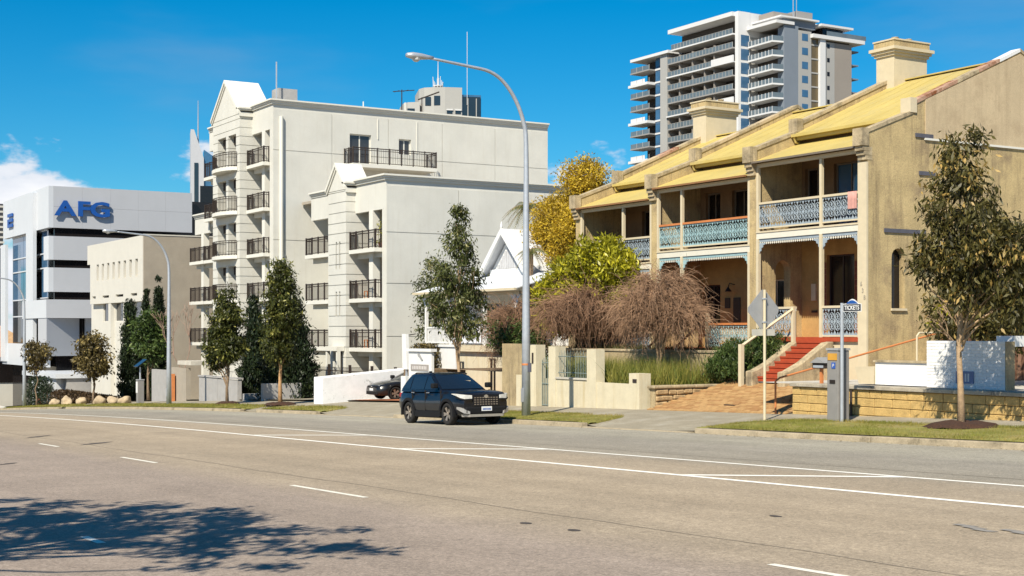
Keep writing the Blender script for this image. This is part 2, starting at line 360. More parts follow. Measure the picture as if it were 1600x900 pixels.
strip(-10, 120, lambda u: 18.1+.04*math.sin(u*.5), .03, M['seam'], 'paving_seam', .003)
for (px0, py0), (px1, py1) in (((1203, 882), (1345, 904)), ((462, 758), (580, 777)), ((200, 714), (252, 723)), ((66, 693), (92, 698))):
    a, _ = gnd(px0, py0); c, _ = gnd(px1, py1)
    strip(min(a, c), max(a, c), lambda u: 8.85, .10, M['line'])
for px, py, w in ((1062, 737, 0), (622, 700, 0), (395, 682, 0)):      # hatch bars across the flush median
    ua, _ = gnd(px, py); ua = uu(px, 14.85); ub = ua-2.6
    mb = MB(); mb.add([(ua, 14.86, zr(ua)+.004), (ua-.3, 14.86, zr(ua-.3)+.004), (ub-.3, 17.13, zr(ub-.3)+.004), (ub, 17.13, zr(ub)+.004)], [(0, 1, 2, 3)]); mb.build('hatch_line', M['line_bold'], road)
# near broken line under the tree's shade
_a, _c = gnd(140, 842); strip(_a-.5, _a+.25, lambda u: _c, .1, M['line'])
M['tar'] = mat('tar_repair', (.07, .058, .05), .85, .3, 8)
for px, py, su, sv in ((822, 818, .09, .06), (897, 829, .09, .06), (1212, 807, .09, .05)):
    a, c = gnd(px, py); mb = MB(); k = 10
    mb.add([(a+su*math.cos(2*math.pi*i/k)*(1+.2*random.random()), c+sv*math.sin(2*math.pi*i/k)*(1+.2*random.random()), zr(a)+.006) for i in range(k)], [tuple(range(k))]); mb.build('tar_patch', M['tar'], road)
for (px0, py0), (px1, py1), w in (((38, 685), (80, 680), .10), ((122, 696), (178, 690), .12), ((-6, 727), (28, 723), .1)):  # shadow streaks painted on the road as dark flats
    a, c = gnd(px0, py0), gnd(px1, py1); mb = MB(); d = Vector((c[0]-a[0], c[1]-a[1], 0)); nn = Vector((-d.y, d.x, 0)).normalized()*w
    pts = []
    for i in range(9): q = i/8; e_ = math.sin(math.pi*q)*(.7+.6*random.random()); pts += [(a[0]+d.x*q+nn.x*e_, a[1]+d.y*q+nn.y*e_), (a[0]+d.x*q-nn.x*e_, a[1]+d.y*q-nn.y*e_)]
    mb.add([(x, y, zr(x)+.006) for x, y in pts], [(2*i, 2*i+2, 2*i+3, 2*i+1) for i in range(8)]); mb.build('tar_patch', M['tar'], road)
# faint blue survey scuff at right
a, c = gnd(1553, 829); mb = MB()
for i in range(5):
    x, y = a-.5+i*.22, c+.12*math.sin(i*2.1); mb.add([(x, y-.07, zr(x)+.005), (x+.26, y-.05, zr(x)+.005), (x+.24, y+.05, zr(x)+.005), (x-.05, y+.06, zr(x)+.005)], [(0, 1, 2, 3)])
mb.build('paint_scuff', mat('scuff', (.235, .215, .19), .9, .2, 8), road)

# near kerb and near verge (camera side)
strip_near = sheet(RU, [-6, -1.9], lambda u, v: zr(u)+.14, 'near_footpath', M['footpath'], kind='structure')
def kerb_row(parent, u0, u1, v0, v1, h0):
    u = u0; pr = None
    while u < u1-.3:
        ln = min(random.uniform(1.7, 2.6), u1-u)
        a, c = u+.006, u+ln-.006; hh = random.uniform(-.006, .008); dv = random.uniform(-.008, .008)
        p = [(a, v0+dv, zr(a)-.2), (c, v0+dv, zr(c)-.2), (c, v1, zr(c)-.2), (a, v1, zr(a)-.2), (a, v0+dv+.04, zr(a)+h0+hh), (c, v0+dv+.04, zr(c)+h0+hh), (c, v1, zr(c)+h0+hh), (a, v1, zr(a)+h0+hh)]
        MB().hexa(p).build('kerb_stone', M['kerb'], parent, bevel=.018); u += ln
kerb_near = thing('kerb', None, None, (0, -1.7, zr(0))); kerb_near['kind'] = 'structure'
kerb_row(kerb_near, -8, 30, -1.9, -1.6, .14)
kerb = thing('kerb', None, None, (30, 24, zr(30))); kerb['kind'] = 'structure'
VERGES = [(-12, 30.3, 27.0), (35.4, 48.0, 26.4), (55.3, 62.4, 26.0), (64.2, 97, 26.0), (99, 118, 26.2)]
for a, c, _ in VERGES: kerb_row(kerb, a, c, 23.93, 24.2, .13)
for a, c in APRONS[:3]: kerb_row(kerb, a, c, 23.93, 24.2, .02)
sheet(arange(-20, 150, .9), [24.2, 24.6, 25.2, 26, 27, 28.0, 29.5], lambda u, v: zf(u, v)-.005, 'footpath', M['footpath'], kind='structure')

# grass verges: turf sheet + blades
GRASS = leafmat('grass_blades', (.36, .28, .08), (.17, .19, .03), (.27, .27, .035), .35)
GRASS_DRY = leafmat('dry_grass_blades', (.09, .13, .02), (.34, .30, .07), (.22, .25, .04), .35)
def blades(P, h0, h1, w, lean=.4):
    k = len(P); a = RNG.uniform(0, 2*np.pi, k); h = RNG.uniform(h0, h1, k); t = np.stack([np.cos(a), np.sin(a), 0*a], 1)
    le = RNG.normal(0, lean, (k, 2))*h[:, None]
    tip = P+np.stack([le[:, 0], le[:, 1], h], 1); ww = (w*RNG.uniform(.6, 1.4, k))[:, None]
    V = np.empty((k*3, 3)); V[0::3] = P-t*ww; V[1::3] = P+t*ww; V[2::3] = tip
    return V, np.arange(k*3).reshape(-1, 3)
def grass(name, u0, u1, v0, v1, zfun, dens, h0, h1, w, m, parent, lean=.4, keep=None, patch=.5):
    k = int((u1-u0)*(v1-v0)*dens); U = RNG.uniform(u0, u1, k); Vv = RNG.uniform(v0, v1, k)
    s = np.array([mnoise.noise((a*.9, b*.9, 3.3)) for a, b in zip(U, Vv)]); ok = s > RNG.uniform(-1, 1, k)*patch-.25
    if keep is not None: ok &= np.array([keep(a, b) for a, b in zip(U, Vv)])
    U, Vv, s = U[ok], Vv[ok], s[ok]
    Z = np.array([zfun(a, b) for a, b in zip(U, Vv)])
    V, F = blades(np.stack([U, Vv, Z], 1), h0, h1, w, lean)
    tint = np.repeat(np.clip(.45+s*.8+RNG.normal(0, .2, len(U)), 0, 1), 3)
    return fast_mesh(name, V, F, m, parent, tint, kind='stuff')
def verge_edge(a, c, u, vmax):
    r = min(1, max(0, min((u-a)/1.2, (c-u)/1.2))); return 24.25+(vmax-24.25)*(.15+.85*math.sqrt(r))
for a, c, vmax in VERGES:
    us = arange(a, c, .6); mb = MB(); nv = 5
    mb.add([(u, 24.21+(verge_edge(a, c, u, vmax)-24.21)*j/(nv-1)+(.05*random.uniform(-1, 1) if j == nv-1 else 0), zf(u, 24.6)+(0 if j in (0, nv-1) else .035)+.055*(verge_edge(a, c, u, vmax)-24.6)*j/(nv-1)) for u in us for j in range(nv)],
           [(i*nv+j, (i+1)*nv+j, (i+1)*nv+j+1, i*nv+j+1) for i in range(len(us)-1) for j in range(nv-1)])
    vg = mb.build('grass_verge', M['turf'], None, kind='structure')
    lo, hi = max(a, 15), min(c, 118)
    dens = 1500 if a < 50 else 500
    grass('grass', lo, hi, 24.22, vmax, lambda u, v: zf(u, v)+.012, dens, .03, .085 if a < 50 else .12, .007 if a < 50 else .014, GRASS, vg, .5, keep=lambda u, v, a=a, c=c, q=vmax: v < verge_edge(a, c, u, q))
# ------------------------------------------------------------------ terrace houses
V0, VM, VR, VB = 33.6, 35.7, 40.7, 46.2
# one cast-iron lace panel: two stacked roundels with leaf scrolls, .29 x .78
def lace_mesh(w=.29, h=.78):
    mb = MB(); r = .011
    def seg(a, c, rr=r): mb.tube([(a[0], 0, a[1]), (c[0], 0, c[1])], rr, 4, cap=False)
    for x in (-w/2, w/2): seg((x, 0), (x, h), .012)
    for z in (0, h): seg((-w/2, z), (w/2, z), .012)
    for zc in (h*.32, h*.68):
        k = 8; R = w*.40
        pts = [(R*math.cos(2*math.pi*i/k), zc+R*math.sin(2*math.pi*i/k)) for i in range(k)]
        for i in range(k): seg(pts[i], pts[(i+1) % k], .013)
        mb.prism_v([(-.05, zc), (0, zc-.06), (.05, zc), (0, zc+.06)], -.008, .008)
        for s in (-1, 1): seg((0, zc+s*.05), (s*w*.32, zc+s*R*.7)); seg((0, zc-s*.05), (s*w*.32, zc-s*R*.7))
    for s in (-1, 1):
        mb.prism_v([(s*w*.5, h*.5-.08), (s*w*.26, h*.5), (s*w*.5, h*.5+.08)], -.008, .008)
        mb.prism_v([(s*w*.5, 0), (s*w*.14, .0), (s*w*.5, h*.16)], -.008, .008); mb.prism_v([(s*w*.5, h), (s*w*.14, h), (s*w*.5, h*.84)], -.008, .008)
    mb.prism_v([(-.05, h*.5-.05), (.05, h*.5-.05), (.05, h*.5+.05), (-.05, h*.5+.05)], -.008, .008)
    mb.prism_v([(-.07, 0), (.07, 0), (0, h*.13)], -.008, .008); mb.prism_v([(-.07, h), (.07, h), (0, h*.87)], -.008, .008)
    return mb
LACE = {k: proto(lace_mesh(), 'lace_panel', M[k]) for k in ('lace_grey', 'lace_teal')}
def railing(parent, u0, u1, v, z0, ztop, key, railmat, name='railing'):
    lo, hi = min(u0, u1), max(u0, u1); n = max(1, round((hi-lo)/.29)); w = (hi-lo)/n
    r = B('handrail', railmat, parent, lo, hi, v-.045, v+.045, ztop-.075, ztop)
    B('bottom_rail', M['post'], parent, lo, hi, v-.03, v+.03, z0, z0+.05)
    h = ztop-.075-z0-.05
    for i in range(n): inst(LACE[key], parent, (lo+w*(i+.5), v, z0+.05), scale=(w/.29, 1, h/.78))
def frieze(parent, u0, u1, v, z, m):
    lo, hi = min(u0, u1), max(u0, u1)
    mb = MB().box(lo, hi, v-.015, v+.015, z-.11, z-.002); mb.build('lace_frieze', M['lace_grey' if m is None else m], parent); mb = MB(); n = int((hi-lo)/.105)
    for i in range(n):
        c = lo+(i+.5)*(hi-lo)/n; e = min(c-lo, hi-c); d = .09+max(0, .3-e)*.0
        mb.prism_v([(c-.026, z-.112), (c-.032, z-.11-d*.6), (c, z-.11-d), (c+.032, z-.11-d*.6), (c+.026, z-.112)], v-.012, v+.012)
    mb.build('frieze_fringe', M['fascia'], parent)
    for c, s in ((lo, 1), (hi, -1)):
        mb = MB(); pts = [(c, z-.14), (c+s*.34, z-.14), (c+s*.3, z-.2), (c+s*.2, z-.22), (c+s*.18, z-.3), (c+s*.1, z-.32), (c+s*.09, z-.42), (c+s*.03, z-.44), (c, z-.52)]
        mb.prism_v(pts, v-.014, v+.014).build('lace_bracket', M['lace_grey' if m is None else m], parent)
def opening(parent, name, u0, u1, z0, z1, v, frame=M['post'], glass=M['glass'], mull=1, cat=None, arch=False):
    """frame + panes set in a wall hole; v is the outer wall face"""
    o = B(name, frame, parent, u0, u0+.07, v+.04, v+.12, z0, z1)
    mb = MB().box(u0, u0+.06, v+.05, v+.13, z0, z1).box(u1-.06, u1, v+.05, v+.13, z0, z1).box(u0+.06, u1-.06, v+.05, v+.13, z1-.06, z1).box(u0+.06, u1-.06, v+.05, v+.13, z0, z0+.06)
    for i in range(1, mull+1):
        c = u0+(u1-u0)*i/(mull+1); mb.box(c-.025, c+.025, v+.055, v+.125, z0+.06, z1-.06)
    bpy.data.objects.remove(o); o = mb.build(name, frame, parent)
    for i in range(mull+1):
        a = u0+.06+(u1-u0-.12)*i/(mull+1)+.006; c = u0+.06+(u1-u0-.12)*(i+1)/(mull+1)-.006
        B('pane', glass, o, a, c, v+.085, v+.1, z0+.06, z1-.06)
    return o
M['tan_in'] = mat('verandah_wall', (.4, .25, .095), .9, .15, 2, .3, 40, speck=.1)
M['glass_dark'] = glassmat('dark_window_glass', (.012, .01, .01), .12, .4)
M['upper_in'] = mat('upper_wall', (.2, .125, .065), .9, .15, 2, .3, 40, speck=.1)  # darker than below: the balcony's shade is put into the wall colour
def fin_poly(dz, end):
    p = [(V0-.30, 6.0+dz), (V0-.30, 6.4+dz), (35.55, 7.24+dz), (35.55, 7.52+dz), (VR+.15, 9.80+dz), (VB, 7.45+dz), (VB, -3.2)]
    return p+[(V0-.06, -3.2), (V0-.06, 5.55+dz)]
def arch_pts(c, w, zs, n=8): return [(c+w/2*math.cos(math.pi*i/n), zs+w/2*math.sin(math.pi*i/n)) for i in range(n+1)]
def party_wall(parent, uc, dz, m, arch=None, name='party_wall', th=.34):
    u0, u1 = uc-th/2, uc+th/2
    mb = MB(); P = fin_poly(dz, 0)
    if arch is None: mb.prism_u(P, u0, u1)
    else:
        va, vb, z0, z1 = arch; w = vb-va; c = (va+vb)/2; zs = z1-w/2; f = V0-.06
        mb.box(u0, u1, f, va, -3.2, 5.55+dz).box(u0, u1, va, vb, -3.2, z0)
        a = arch_pts(c, w, zs); k = len(a)//2
        mb.prism_u([(vb, zs)]+[(vb, 5.55+dz), (c, 5.55+dz)]+[a[i] for i in range(k, 0, -1)], u0, u1)
        mb.prism_u([(c, 5.55+dz), (va, 5.55+dz), (va, zs)]+[a[i] for i in range(len(a)-2, k-1, -1)], u0, u1)
        mb.box(u0, u1, vb, VB, -3.2, 5.55+dz)
        mb.prism_u([p for p in P[:6]]+[(VB, 5.55+dz), (V0-.06, 5.55+dz)], u0, u1)
    o = mb.build(name, m, parent)
    # corbel steps under the fin's nose
    for i, (pr, za, zb) in enumerate(((.24, 5.86, 5.99), (.17, 5.72, 5.85), (.11, 5.57, 5.71))):
        B('corbel', M['coping_grey'], o, u0-.012, u1+.012, V0-.06-pr, V0+.12, za+dz, zb+dz)
    return o
def coping(parent, uc, dz, main, th=.40):
    u0, u1 = uc-th/2, uc+th/2
    def rake(a, c, m, name='coping', t=.09, o=.0):
        v0, z0 = a; v1, z1 = c
        MB().hexa([(u0, v0, z0-.03), (u1, v0, z0-.03), (u1, v1, z1-.03), (u0, v1, z1-.03), (u0, v0, z0+t), (u1, v0, z0+t), (u1, v1, z1+t), (u0, v1, z1+t)]).build(name, m, parent)
    rake((V0-.34, 6.38+dz), (35.54, 7.23+dz), M['coping_grey'])
    B('coping_block', M['coping_grey'], parent, u0-.01, u1+.01, V0-.37, V0-.05, 6.02+dz, 6.58+dz)
    k = 5
    for i in range(k):
        a, c = i/k, (i+1)/k; v0, v1 = 35.6+(VR+.15-35.6)*a, 35.6+(VR+.15-35.6)*c-.015
        rake((v0, 7.53+dz+2.28*a), (v1, 7.53+dz+2.28*c), main[i % len(main)], 'coping_stone')
    B('coping_block', M['post'] if dz == 0 and uc < 34 else M['coping_grey'], parent, u0-.02, u1+.02, 35.42, 35.72, 7.25+dz, 7.74+dz)
    rake((VR+.16, 9.80+dz), (VB, 7.46+dz), M['coping_grey'])
def chimney(parent, uc, vc, z0, z1, lu=.9, lv=1.75):
    c = B('chimney', M['post'], parent, uc-lu/2, uc+lu/2, vc-lv/2, vc+lv/2, z0, z1-.62)
    for i, (pr, za, zb) in enumerate(((.06, .62, .52), (.13, .515, .42), (.2, .415, .3), (.07, .295, 0.06), (.1, .055, 0))):
        B('chimney_moulding', M['post'] if i != 3 else M['sand'], c, uc-lu/2-pr, uc+lu/2+pr, vc-lv/2-pr, vc+lv/2+pr, z1-za, z1-zb)
    for s in (-.22, .22): MB().lathe((uc, vc+s*1.6, z1), [(.13, 0), (.11, .12), (.14, .14), (.14, .17)], 10).build('chimney_pot', M['coping_grey'], c)
    return c
TLAB = ['two-storey sandy terrace house at right with blue-grey lace balcony and red steps', 'middle yellow-roofed terrace house with teal lace balcony and orange handrails', 'yellow-roofed terrace house farthest left, half hidden behind green leafy tree']
TERR = [(33.3, 38.7, 0.0, 35.3), (38.7, 44.5, -.42, 42.8), (44.5, 49.8, -.80, 46.6)]
houses = []
for i, (ua, ub, dz, up) in enumerate(TERR):
    h = thing('terrace_house', TLAB[i], 'house', ((ua+ub)/2, V0, -.15+dz-1), 'terrace houses in a row'); houses.append(h)
    a, b = ua+.17, ub-.17
    fz = -.15+dz
    # ground and upper main walls with openings
    if i == 0: gh = [(35.9, 37.25, fz, 2.75)]; uh = [(35.45, 36.9, 3.65, 5.95), (37.35, 38.35, 3.65, 5.9)]
    elif i == 1: gh = [(43.1, 44.2, fz, 2.3+dz), (39.4, 40.6, .4+dz, 2.4+dz)]; uh = [(43.1, 44.0, 3.65+dz, 5.9+dz), (41.3, 42.4, 3.65+dz, 5.9+dz)]
    else: gh = [(45.4, 46.5, fz, 2.1+dz)]; uh = [(47.1, 48.2, 3.65+dz, 5.9+dz)]
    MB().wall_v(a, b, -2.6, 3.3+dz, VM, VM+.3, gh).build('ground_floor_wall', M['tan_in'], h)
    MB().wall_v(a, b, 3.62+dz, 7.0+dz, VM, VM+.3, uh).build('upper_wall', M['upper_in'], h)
    for k, q in enumerate(gh): opening(h, 'door' if k == 0 else 'window', *q, VM+.08, frame=M['iron'] if k == 0 else M['post'], glass=M['glass_dark'], mull=1)
    for k, q in enumerate(uh): opening(h, 'french_door', *q, VM+.08, frame=M['gutter'], glass=M['glass_blue'] if (i, k) == (0, 0) else M['glass_dark'])  # blue panes of the first door paint in the reflected sky
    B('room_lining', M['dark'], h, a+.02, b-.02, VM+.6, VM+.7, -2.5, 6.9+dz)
    B('back_wall', M['sand'], h, a, b, VB-.3, VB, -3.1, 7.2+dz)
    if i == 0:
        for k in range(12):          # toothed brick quoins beside the door
            for uq, sg in ((35.88, -1), (37.27, 1)):
                w = .22 if k % 2 else .12
                B('quoin', M['brickred'], h, uq, uq+sg*w, VM-.012, VM+.05, fz+.02+k*.22, fz+.02+k*.22+.205)
        B('meter_box', M['post'], h, 37.75, 37.97, VM-.07, VM-.002, 1.15, 1.75)
        B('letter_slot', M['iron'], h, 37.72, 38.0, VM-.03, VM-.002, .72, .8)
    if i == 1:
        B('wall_board', M['iron'], h, 41.9, 42.3, VM-.03, VM-.002, .35, 1.35); B('wall_board', M['iron'], h, 42.5, 42.8, VM-.03, VM-.002, .95, 1.35)
        MB().tube([(42.25, VM, 1.85), (42.25, VM-.25, 1.9), (42.25, VM-.32, 1.75)], .02, 6).lathe((42.25, VM-.32, 1.58), [(.14, 0), (.05, .13), (.02, .18)], 10).build('wall_lamp', M['iron'], h)
    # verandah floor, balcony floor, ceiling
    fl = B('verandah_floor', M['redstep'], h, a, b, V0-.12, VM-.002, fz-.14, fz)
    B('plinth', M['post'], h, a, b, V0-.03, V0+.2, -3.2, fz-.143)
    B('balcony_floor', M['fencewood'], h, a, b, V0+.03, VM-.003, 3.38+dz, 3.6+dz)
    B('fascia_board', M['fascia'], h, a, b, V0-.05, V0+.027, 3.31+dz, 3.58+dz)
    B('fascia_trim', M['post'], h, a, b, V0-.075, V0-.052, 3.52+dz, 3.575+dz)
    B('balcony_beam', M['post'], h, a, b, V0-.05, V0+.06, 5.83+dz, 5.97+dz)
    # posts
    for k, uc in enumerate((a+.06, up, b-.06)):
        B('post', M['post'], h, uc-.06, uc+.06, V0-.065, V0+.055, fz, 3.31+dz); B('post', M['post'], h, uc-.055, uc+.055, V0-.06, V0+.05, 3.58+dz, 5.83+dz)
    # balcony railing + lower railing
    key = 'lace_teal' if i == 1 else 'lace_grey'; rail = M['orange'] if i == 1 else M['post']
    for q0, q1 in ((a+.12, up-.06), (up+.06, b-.12)):
        railing(h, q0, q1, V0, 3.66+dz, 4.6+dz, key, rail)
        frieze(h, q0, q1, V0, 3.31+dz, 'lace_teal' if i == 1 else None)
    if i == 0: railing(h, a+.12, up-.06, V0, fz+.02, .9+dz, key, rail); railing(h, 36.55, b-.12, V0, fz+.02, .9+dz, key, rail)
    elif i == 1: railing(h, a+.12, 41.2, V0, fz+.02, .78+dz, key, rail); B('newel_post', M['post'], h, 41.22, 41.36, V0-.07, V0+.07, fz, 1.0+dz); MB().lathe((41.29, V0, 1.0+dz), [(.03, 0), (.08, .05), (.08, .1), (.02, .16)], 8).build('finial', M['post'], h)
    else:
        railing(h, a+.12, b-.12, V0, fz+.02, .85+dz, key, rail)
    # verandah roof sheet, main roof, eaves gutters
    e = .22
    MB().hexa([(a, V0-e, 6.0+dz), (b, V0-e, 6.0+dz), (b, VM, 6.84+dz), (a, VM, 6.84+dz), (a, V0-e, 6.04+dz), (b, V0-e, 6.04+dz), (b, VM, 6.88+dz), (a, VM, 6.88+dz)]).build('verandah_roof', M['yellow'], h)
    B('gutter', M['gutter'] if i == 0 else mat('brown_gutter', (.24, .12, .05), .6, .1, 5), h, a, b, V0-e-.1, V0-e-.003, 5.97+dz, 6.035+dz)
    rs = MB().hexa([(a, 35.28, 7.09+dz), (b, 35.28, 7.09+dz), (b, VR, 9.48+dz), (a, VR, 9.48+dz), (a, 35.28, 7.14+dz), (b, 35.28, 7.14+dz), (b, VR, 9.53+dz), (a, VR, 9.53+dz)]).build('roof', M['yellow'], h)
    MB().hexa([(a, VR+.003, 9.48+dz), (b, VR+.003, 9.48+dz), (b, VB, 7.05+dz), (a, VB, 7.05+dz), (a, VR+.003, 9.53+dz), (b, VR+.003, 9.53+dz), (b, VB, 7.1+dz), (a, VB, 7.1+dz)]).build('roof_back', M['yellow'], h)
    B('ridge_cap', M['yellow'], rs, a, b, VR-.16, VR+.16, 9.535+dz, 9.58+dz)
    B('eaves_gutter', M['yellow'], h, a, b, 35.16, 35.277, 7.03+dz, 7.13+dz); B('eaves_board', M['yellow'], h, a, b, 35.3, 35.5, 6.92+dz, 7.06+dz)
    MB().tube([(b-.12, 35.22, 7.03+dz), (b-.12, 35.3, 6.85+dz), (b-.12, 35.5, 6.80+dz)], .045, 6).build('downpipe', M['yellow'], h)
    if i != 2: rl = [M['coping'], M['coping_grey']]
    # sheet laps on roof: thin battens where sheets overlap
    for k in range(1, 7):
        uc = a+(b-a)*k/7; MB().hexa([(uc-.02, 35.3, 7.142+dz), (uc+.02, 35.3, 7.142+dz), (uc+.02, VR-.17, 9.457+dz), (uc-.02, VR-.17, 9.457+dz), (uc-.02, 35.3, 7.155+dz), (uc+.02, 35.3, 7.155+dz), (uc+.02, VR-.17, 9.47+dz), (uc-.02, VR-.17, 9.47+dz)]).build('roof_seam', M['yellow'], rs)
# party walls: right gable end belongs to the first house, the others to the house on their left
w0 = party_wall(houses[0], 33.3, 0, M['sand'], arch=(34.6, 35.2, .8, 2.76), name='side_wall')
B('arch_window', M['glass_dark'], w0, 33.36, 33.4, 34.55, 35.25, .75, 2.8); B('arch_sill', M['post'], w0, 33.06, 33.12, 34.55, 35.25, .72, .795)  # dark pane stands in for the shaded verandah behind the open arch
coping(w0, 33.3, 0, [M['coping'], M['coping'], M['coping_grey'], M['coping'], M['whitep']])
w1 = party_wall(houses[0], 38.7, 0, M['sand'], arch=(34.45, 35.15, .5, 2.6)); coping(w1, 38.7, 0, [M['coping_grey'], M['coping_grey'], M['sand_top']])
w2 = party_wall(houses[1], 44.5, -.42, M['sand']); coping(w2, 44.5, -.42, [M['coping_grey'], M['sand_top']])
w3 = party_wall(houses[2], 49.8, -.80, M['sand']); coping(w3, 49.8, -.80, [M['coping_grey'], M['sand_top'], M['coping']])
# the plain upper gable skin, string course and lead flashings on the side wall
us = 33.3-.17
MB().prism_u([(36.15, 6.45), (36.15, 7.72), (VR+.15, 9.7), (46, 7.4), (46, 6.45)], us-.03, us-.002).build('gable_skin', M['sand_top'], w0)
B('string_course', M['cream_trim'], w0, us-.06, us-.002, 36.1, 46, 6.38, 6.447)
for va, vb, z in ((35.68, 36.5, 6.52), (35.85, 36.6, 5.28), (34.25, 36.15, 3.33)): B('flashing', M['lead'], w0, us-.045, us-.002, va, vb, z-.07, z+.06)
# white corner pilaster with house number
pil = B('corner_pilaster', M['post'], w0, us-.015, us+.36, V0-.14, V0-.061, -2.9, 5.5)
def text_mesh(txt, size, ext=.02, offset=0, sx=1.0):
    c = bpy.data.curves.new('t', 'FONT'); c.body = txt; c.size = size; c.extrude = ext; c.offset = offset; c.align_x = 'CENTER'; c.resolution_u = 3
    o = bpy.data.objects.new('t', c); COL.objects.link(o); bpy.context.view_layer.update()
    me = bpy.data.meshes.new_from_object(o.evaluated_get(bpy.context.evaluated_depsgraph_get())); bpy.data.objects.remove(o)
    if sx != 1: me.transform(Matrix.Scale(sx, 4, (1, 0, 0)))
    return me
def text_obj(name, txt, size, m, parent, loc, rot, ext=.02, offset=0, sx=1.0):
    me = text_mesh(txt, size, ext, offset, sx); me.materials.clear(); me.materials.append(m)
    o = bpy.data.objects.new(name, me); COL.objects.link(o); off = Vector((0, 0, 0)); p = parent
    if parent is not None:
        o.parent = parent
        while p is not None: off += p.location; p = p.parent
    o.location = W(*loc)-off; o.rotation_euler = rot; return o
R90 = math.radians(90)
FRONT = (R90, 0, 0)                    # text facing the street (-v)
SIDE = (R90, 0, R90)                   # text facing up the street (-u)
for ch, du, z in (('6', .27, 1.52), ('3', .2, 1.3), ('8', .12, 1.08)): text_obj('house_number', ch, .2, M['cap'], pil, (us+du-.06, V0-.15, z), FRONT, .008)
chimney(houses[0], 38.6, 40.85, 8.8, 11.05); chimney(houses[2], 49.7, 40.85, 8.0, 10.3)
tw_ = thing('towel', 'pink towel hung over the right end of the balcony railing', 'towel', (33.85, V0, 3.9)); mb = MB(); k = 8
mb.add([(33.63+.4*j/k, V0-.06-.012*math.sin(j*1.9), z) for z in (4.05, 4.35, 4.61) for j in range(k+1)]+[(33.63+.4*j/k, V0+.06, z) for z in (4.61, 4.2) for j in range(k+1)], [(r*(k+1)+j, r*(k+1)+j+1, (r+1)*(k+1)+j+1, (r+1)*(k+1)+j) for r in range(4) for j in range(k)])
mb.build('cloth', mat('pink_cloth', (.5, .26, .22), .95, .12, 6), tw_, smooth=True)
# red stairs of the first house
st = thing('front_steps', 'bright red painted steps climbing to the right-hand terrace house', 'steps', (36.4, 31.4, -1.6))
nst = 8
for k in range(nst):
    z1 = -.29-(nst-1-k)*.165; v0 = 31.55+k*.245
    B('step', M['redstep'], st, 34.95, 36.15, v0, V0-.125, z1-.165+.003, z1); B('nosing', M['redstep'], st, 34.95, 36.15, v0-.025, v0-.002, z1-.05, z1-.003)
for uc in (34.77, 36.33):
    poly = [(31.3, -2.2), (31.3, -1.28), (31.5, -1.24), (32.1, -.98), (32.9, -.5), (33.2, -.33), (V0-.13, -.29), (V0-.13, -2.2)]
    MB().prism_u(poly, uc-.17, uc+.17).build('cheek_wall', M['coping_grey'], st, bevel=.03)
hr = thing('stair_handrail', 'white timber handrail sloping up beside the red steps', 'handrail', (37.3, 31.4, -1.7))
B('newel', M['post'], hr, 36.6, 36.74, 31.2, 31.34, -2.0, -.38); B('newel', M['post'], hr, 36.42, 36.54, 33.36, 33.47, -.4, .9)
MB().tube([(36.67, 31.27, -.45), (36.48, 33.42, .82)], .05, 6).build('rail', M['post'], hr)
# middle house steps and orange handrails
st2 = thing('front_steps', 'garden steps with orange handrails leading to the middle terrace house', 'steps', (42, 32.4, -.9))
for k in range(3): B('step', M['conc'], st2, 41.5, 43.0, 32.5+k*.33, 33.46, -.75+k*.06-.2, -.68+k*.035)
for uc in (41.45, 43.1):
    MB().tube([(uc, 33.42, .38), (uc, 32.2, -.55)], .045, 6).build('handrail', M['orange'], st2); B('handrail_post', M['post'], st2, uc-.05, uc+.05, 32.2, 32.3, -.9, -.5)
# ------------------------------------------------------------------ cream apartment building
ap = thing('apartment_building', 'cream five-storey apartment block with gabled bays and iron balconies', 'building', (85, 36, -4.5))
def grid_panels(parent, u, va, vb, za, zb, vj, zj, m, holes=()):
    """large render panels with recessed joints on a wall facing up the street (plane u)"""
    vs_ = [va]+vj+[vb]; zs_ = [za]+zj+[zb]; g = .022
    for a, c in zip(vs_, vs_[1:]):
        for d, e in zip(zs_, zs_[1:]):
            hs_ = [h for h in holes if h[0] < c and h[1] > a and h[2] < e and h[3] > d]
            MB().wall_u(a+g, c-g, d+g, e-g, u-.04, u, hs_).build('wall_panel', m, parent)
def rail_panel(parent, u0, u1, v0, v1, z, h=1.0, step=.13, post=.9, name='balcony_rail', m=None):
    """iron balustrade along a straight line (u0,v0)-(u1,v1)"""
    m = m or M['iron']; d = math.hypot(u1-u0, v1-v0); mb = MB(); n = max(1, int(d/step))
    P = lambda q: (u0+(u1-u0)*q, v0+(v1-v0)*q)
    for zz_ in (z+.08, z+h-.14, z+h): mb.tube([(*P(0), zz_), (*P(1), zz_)], .022 if zz_ < z+h else .032, 4)
    for i in range(n+1): mb.tube([(*P(i/n), z+.08), (*P(i/n), z+h)], .015, 3, cap=False)
    k = max(1, round(d/post))
    for i in range(k+1): x, y = P(i/k); mb.box(x-.03, x+.03, y-.03, y+.03, z, z+h+.06)
    return mb.build(name, m, parent)
def cornice(parent, pts, z, side, m=None, sizes=((.10, -.32, -.2), (.18, -.197, -.1), (.26, -.097, .0))):
    """stepped mouldings along boxes (u0,u1,v0,v1)"""
    m = m or M['cream_trim']
    for u0, u1, v0, v1 in pts:
        for pr, a, c in sizes: B('cornice', m, parent, u0-pr, u1+(pr if side else 0), v0-pr, v1+(pr if side else 0), z+a, z+c)
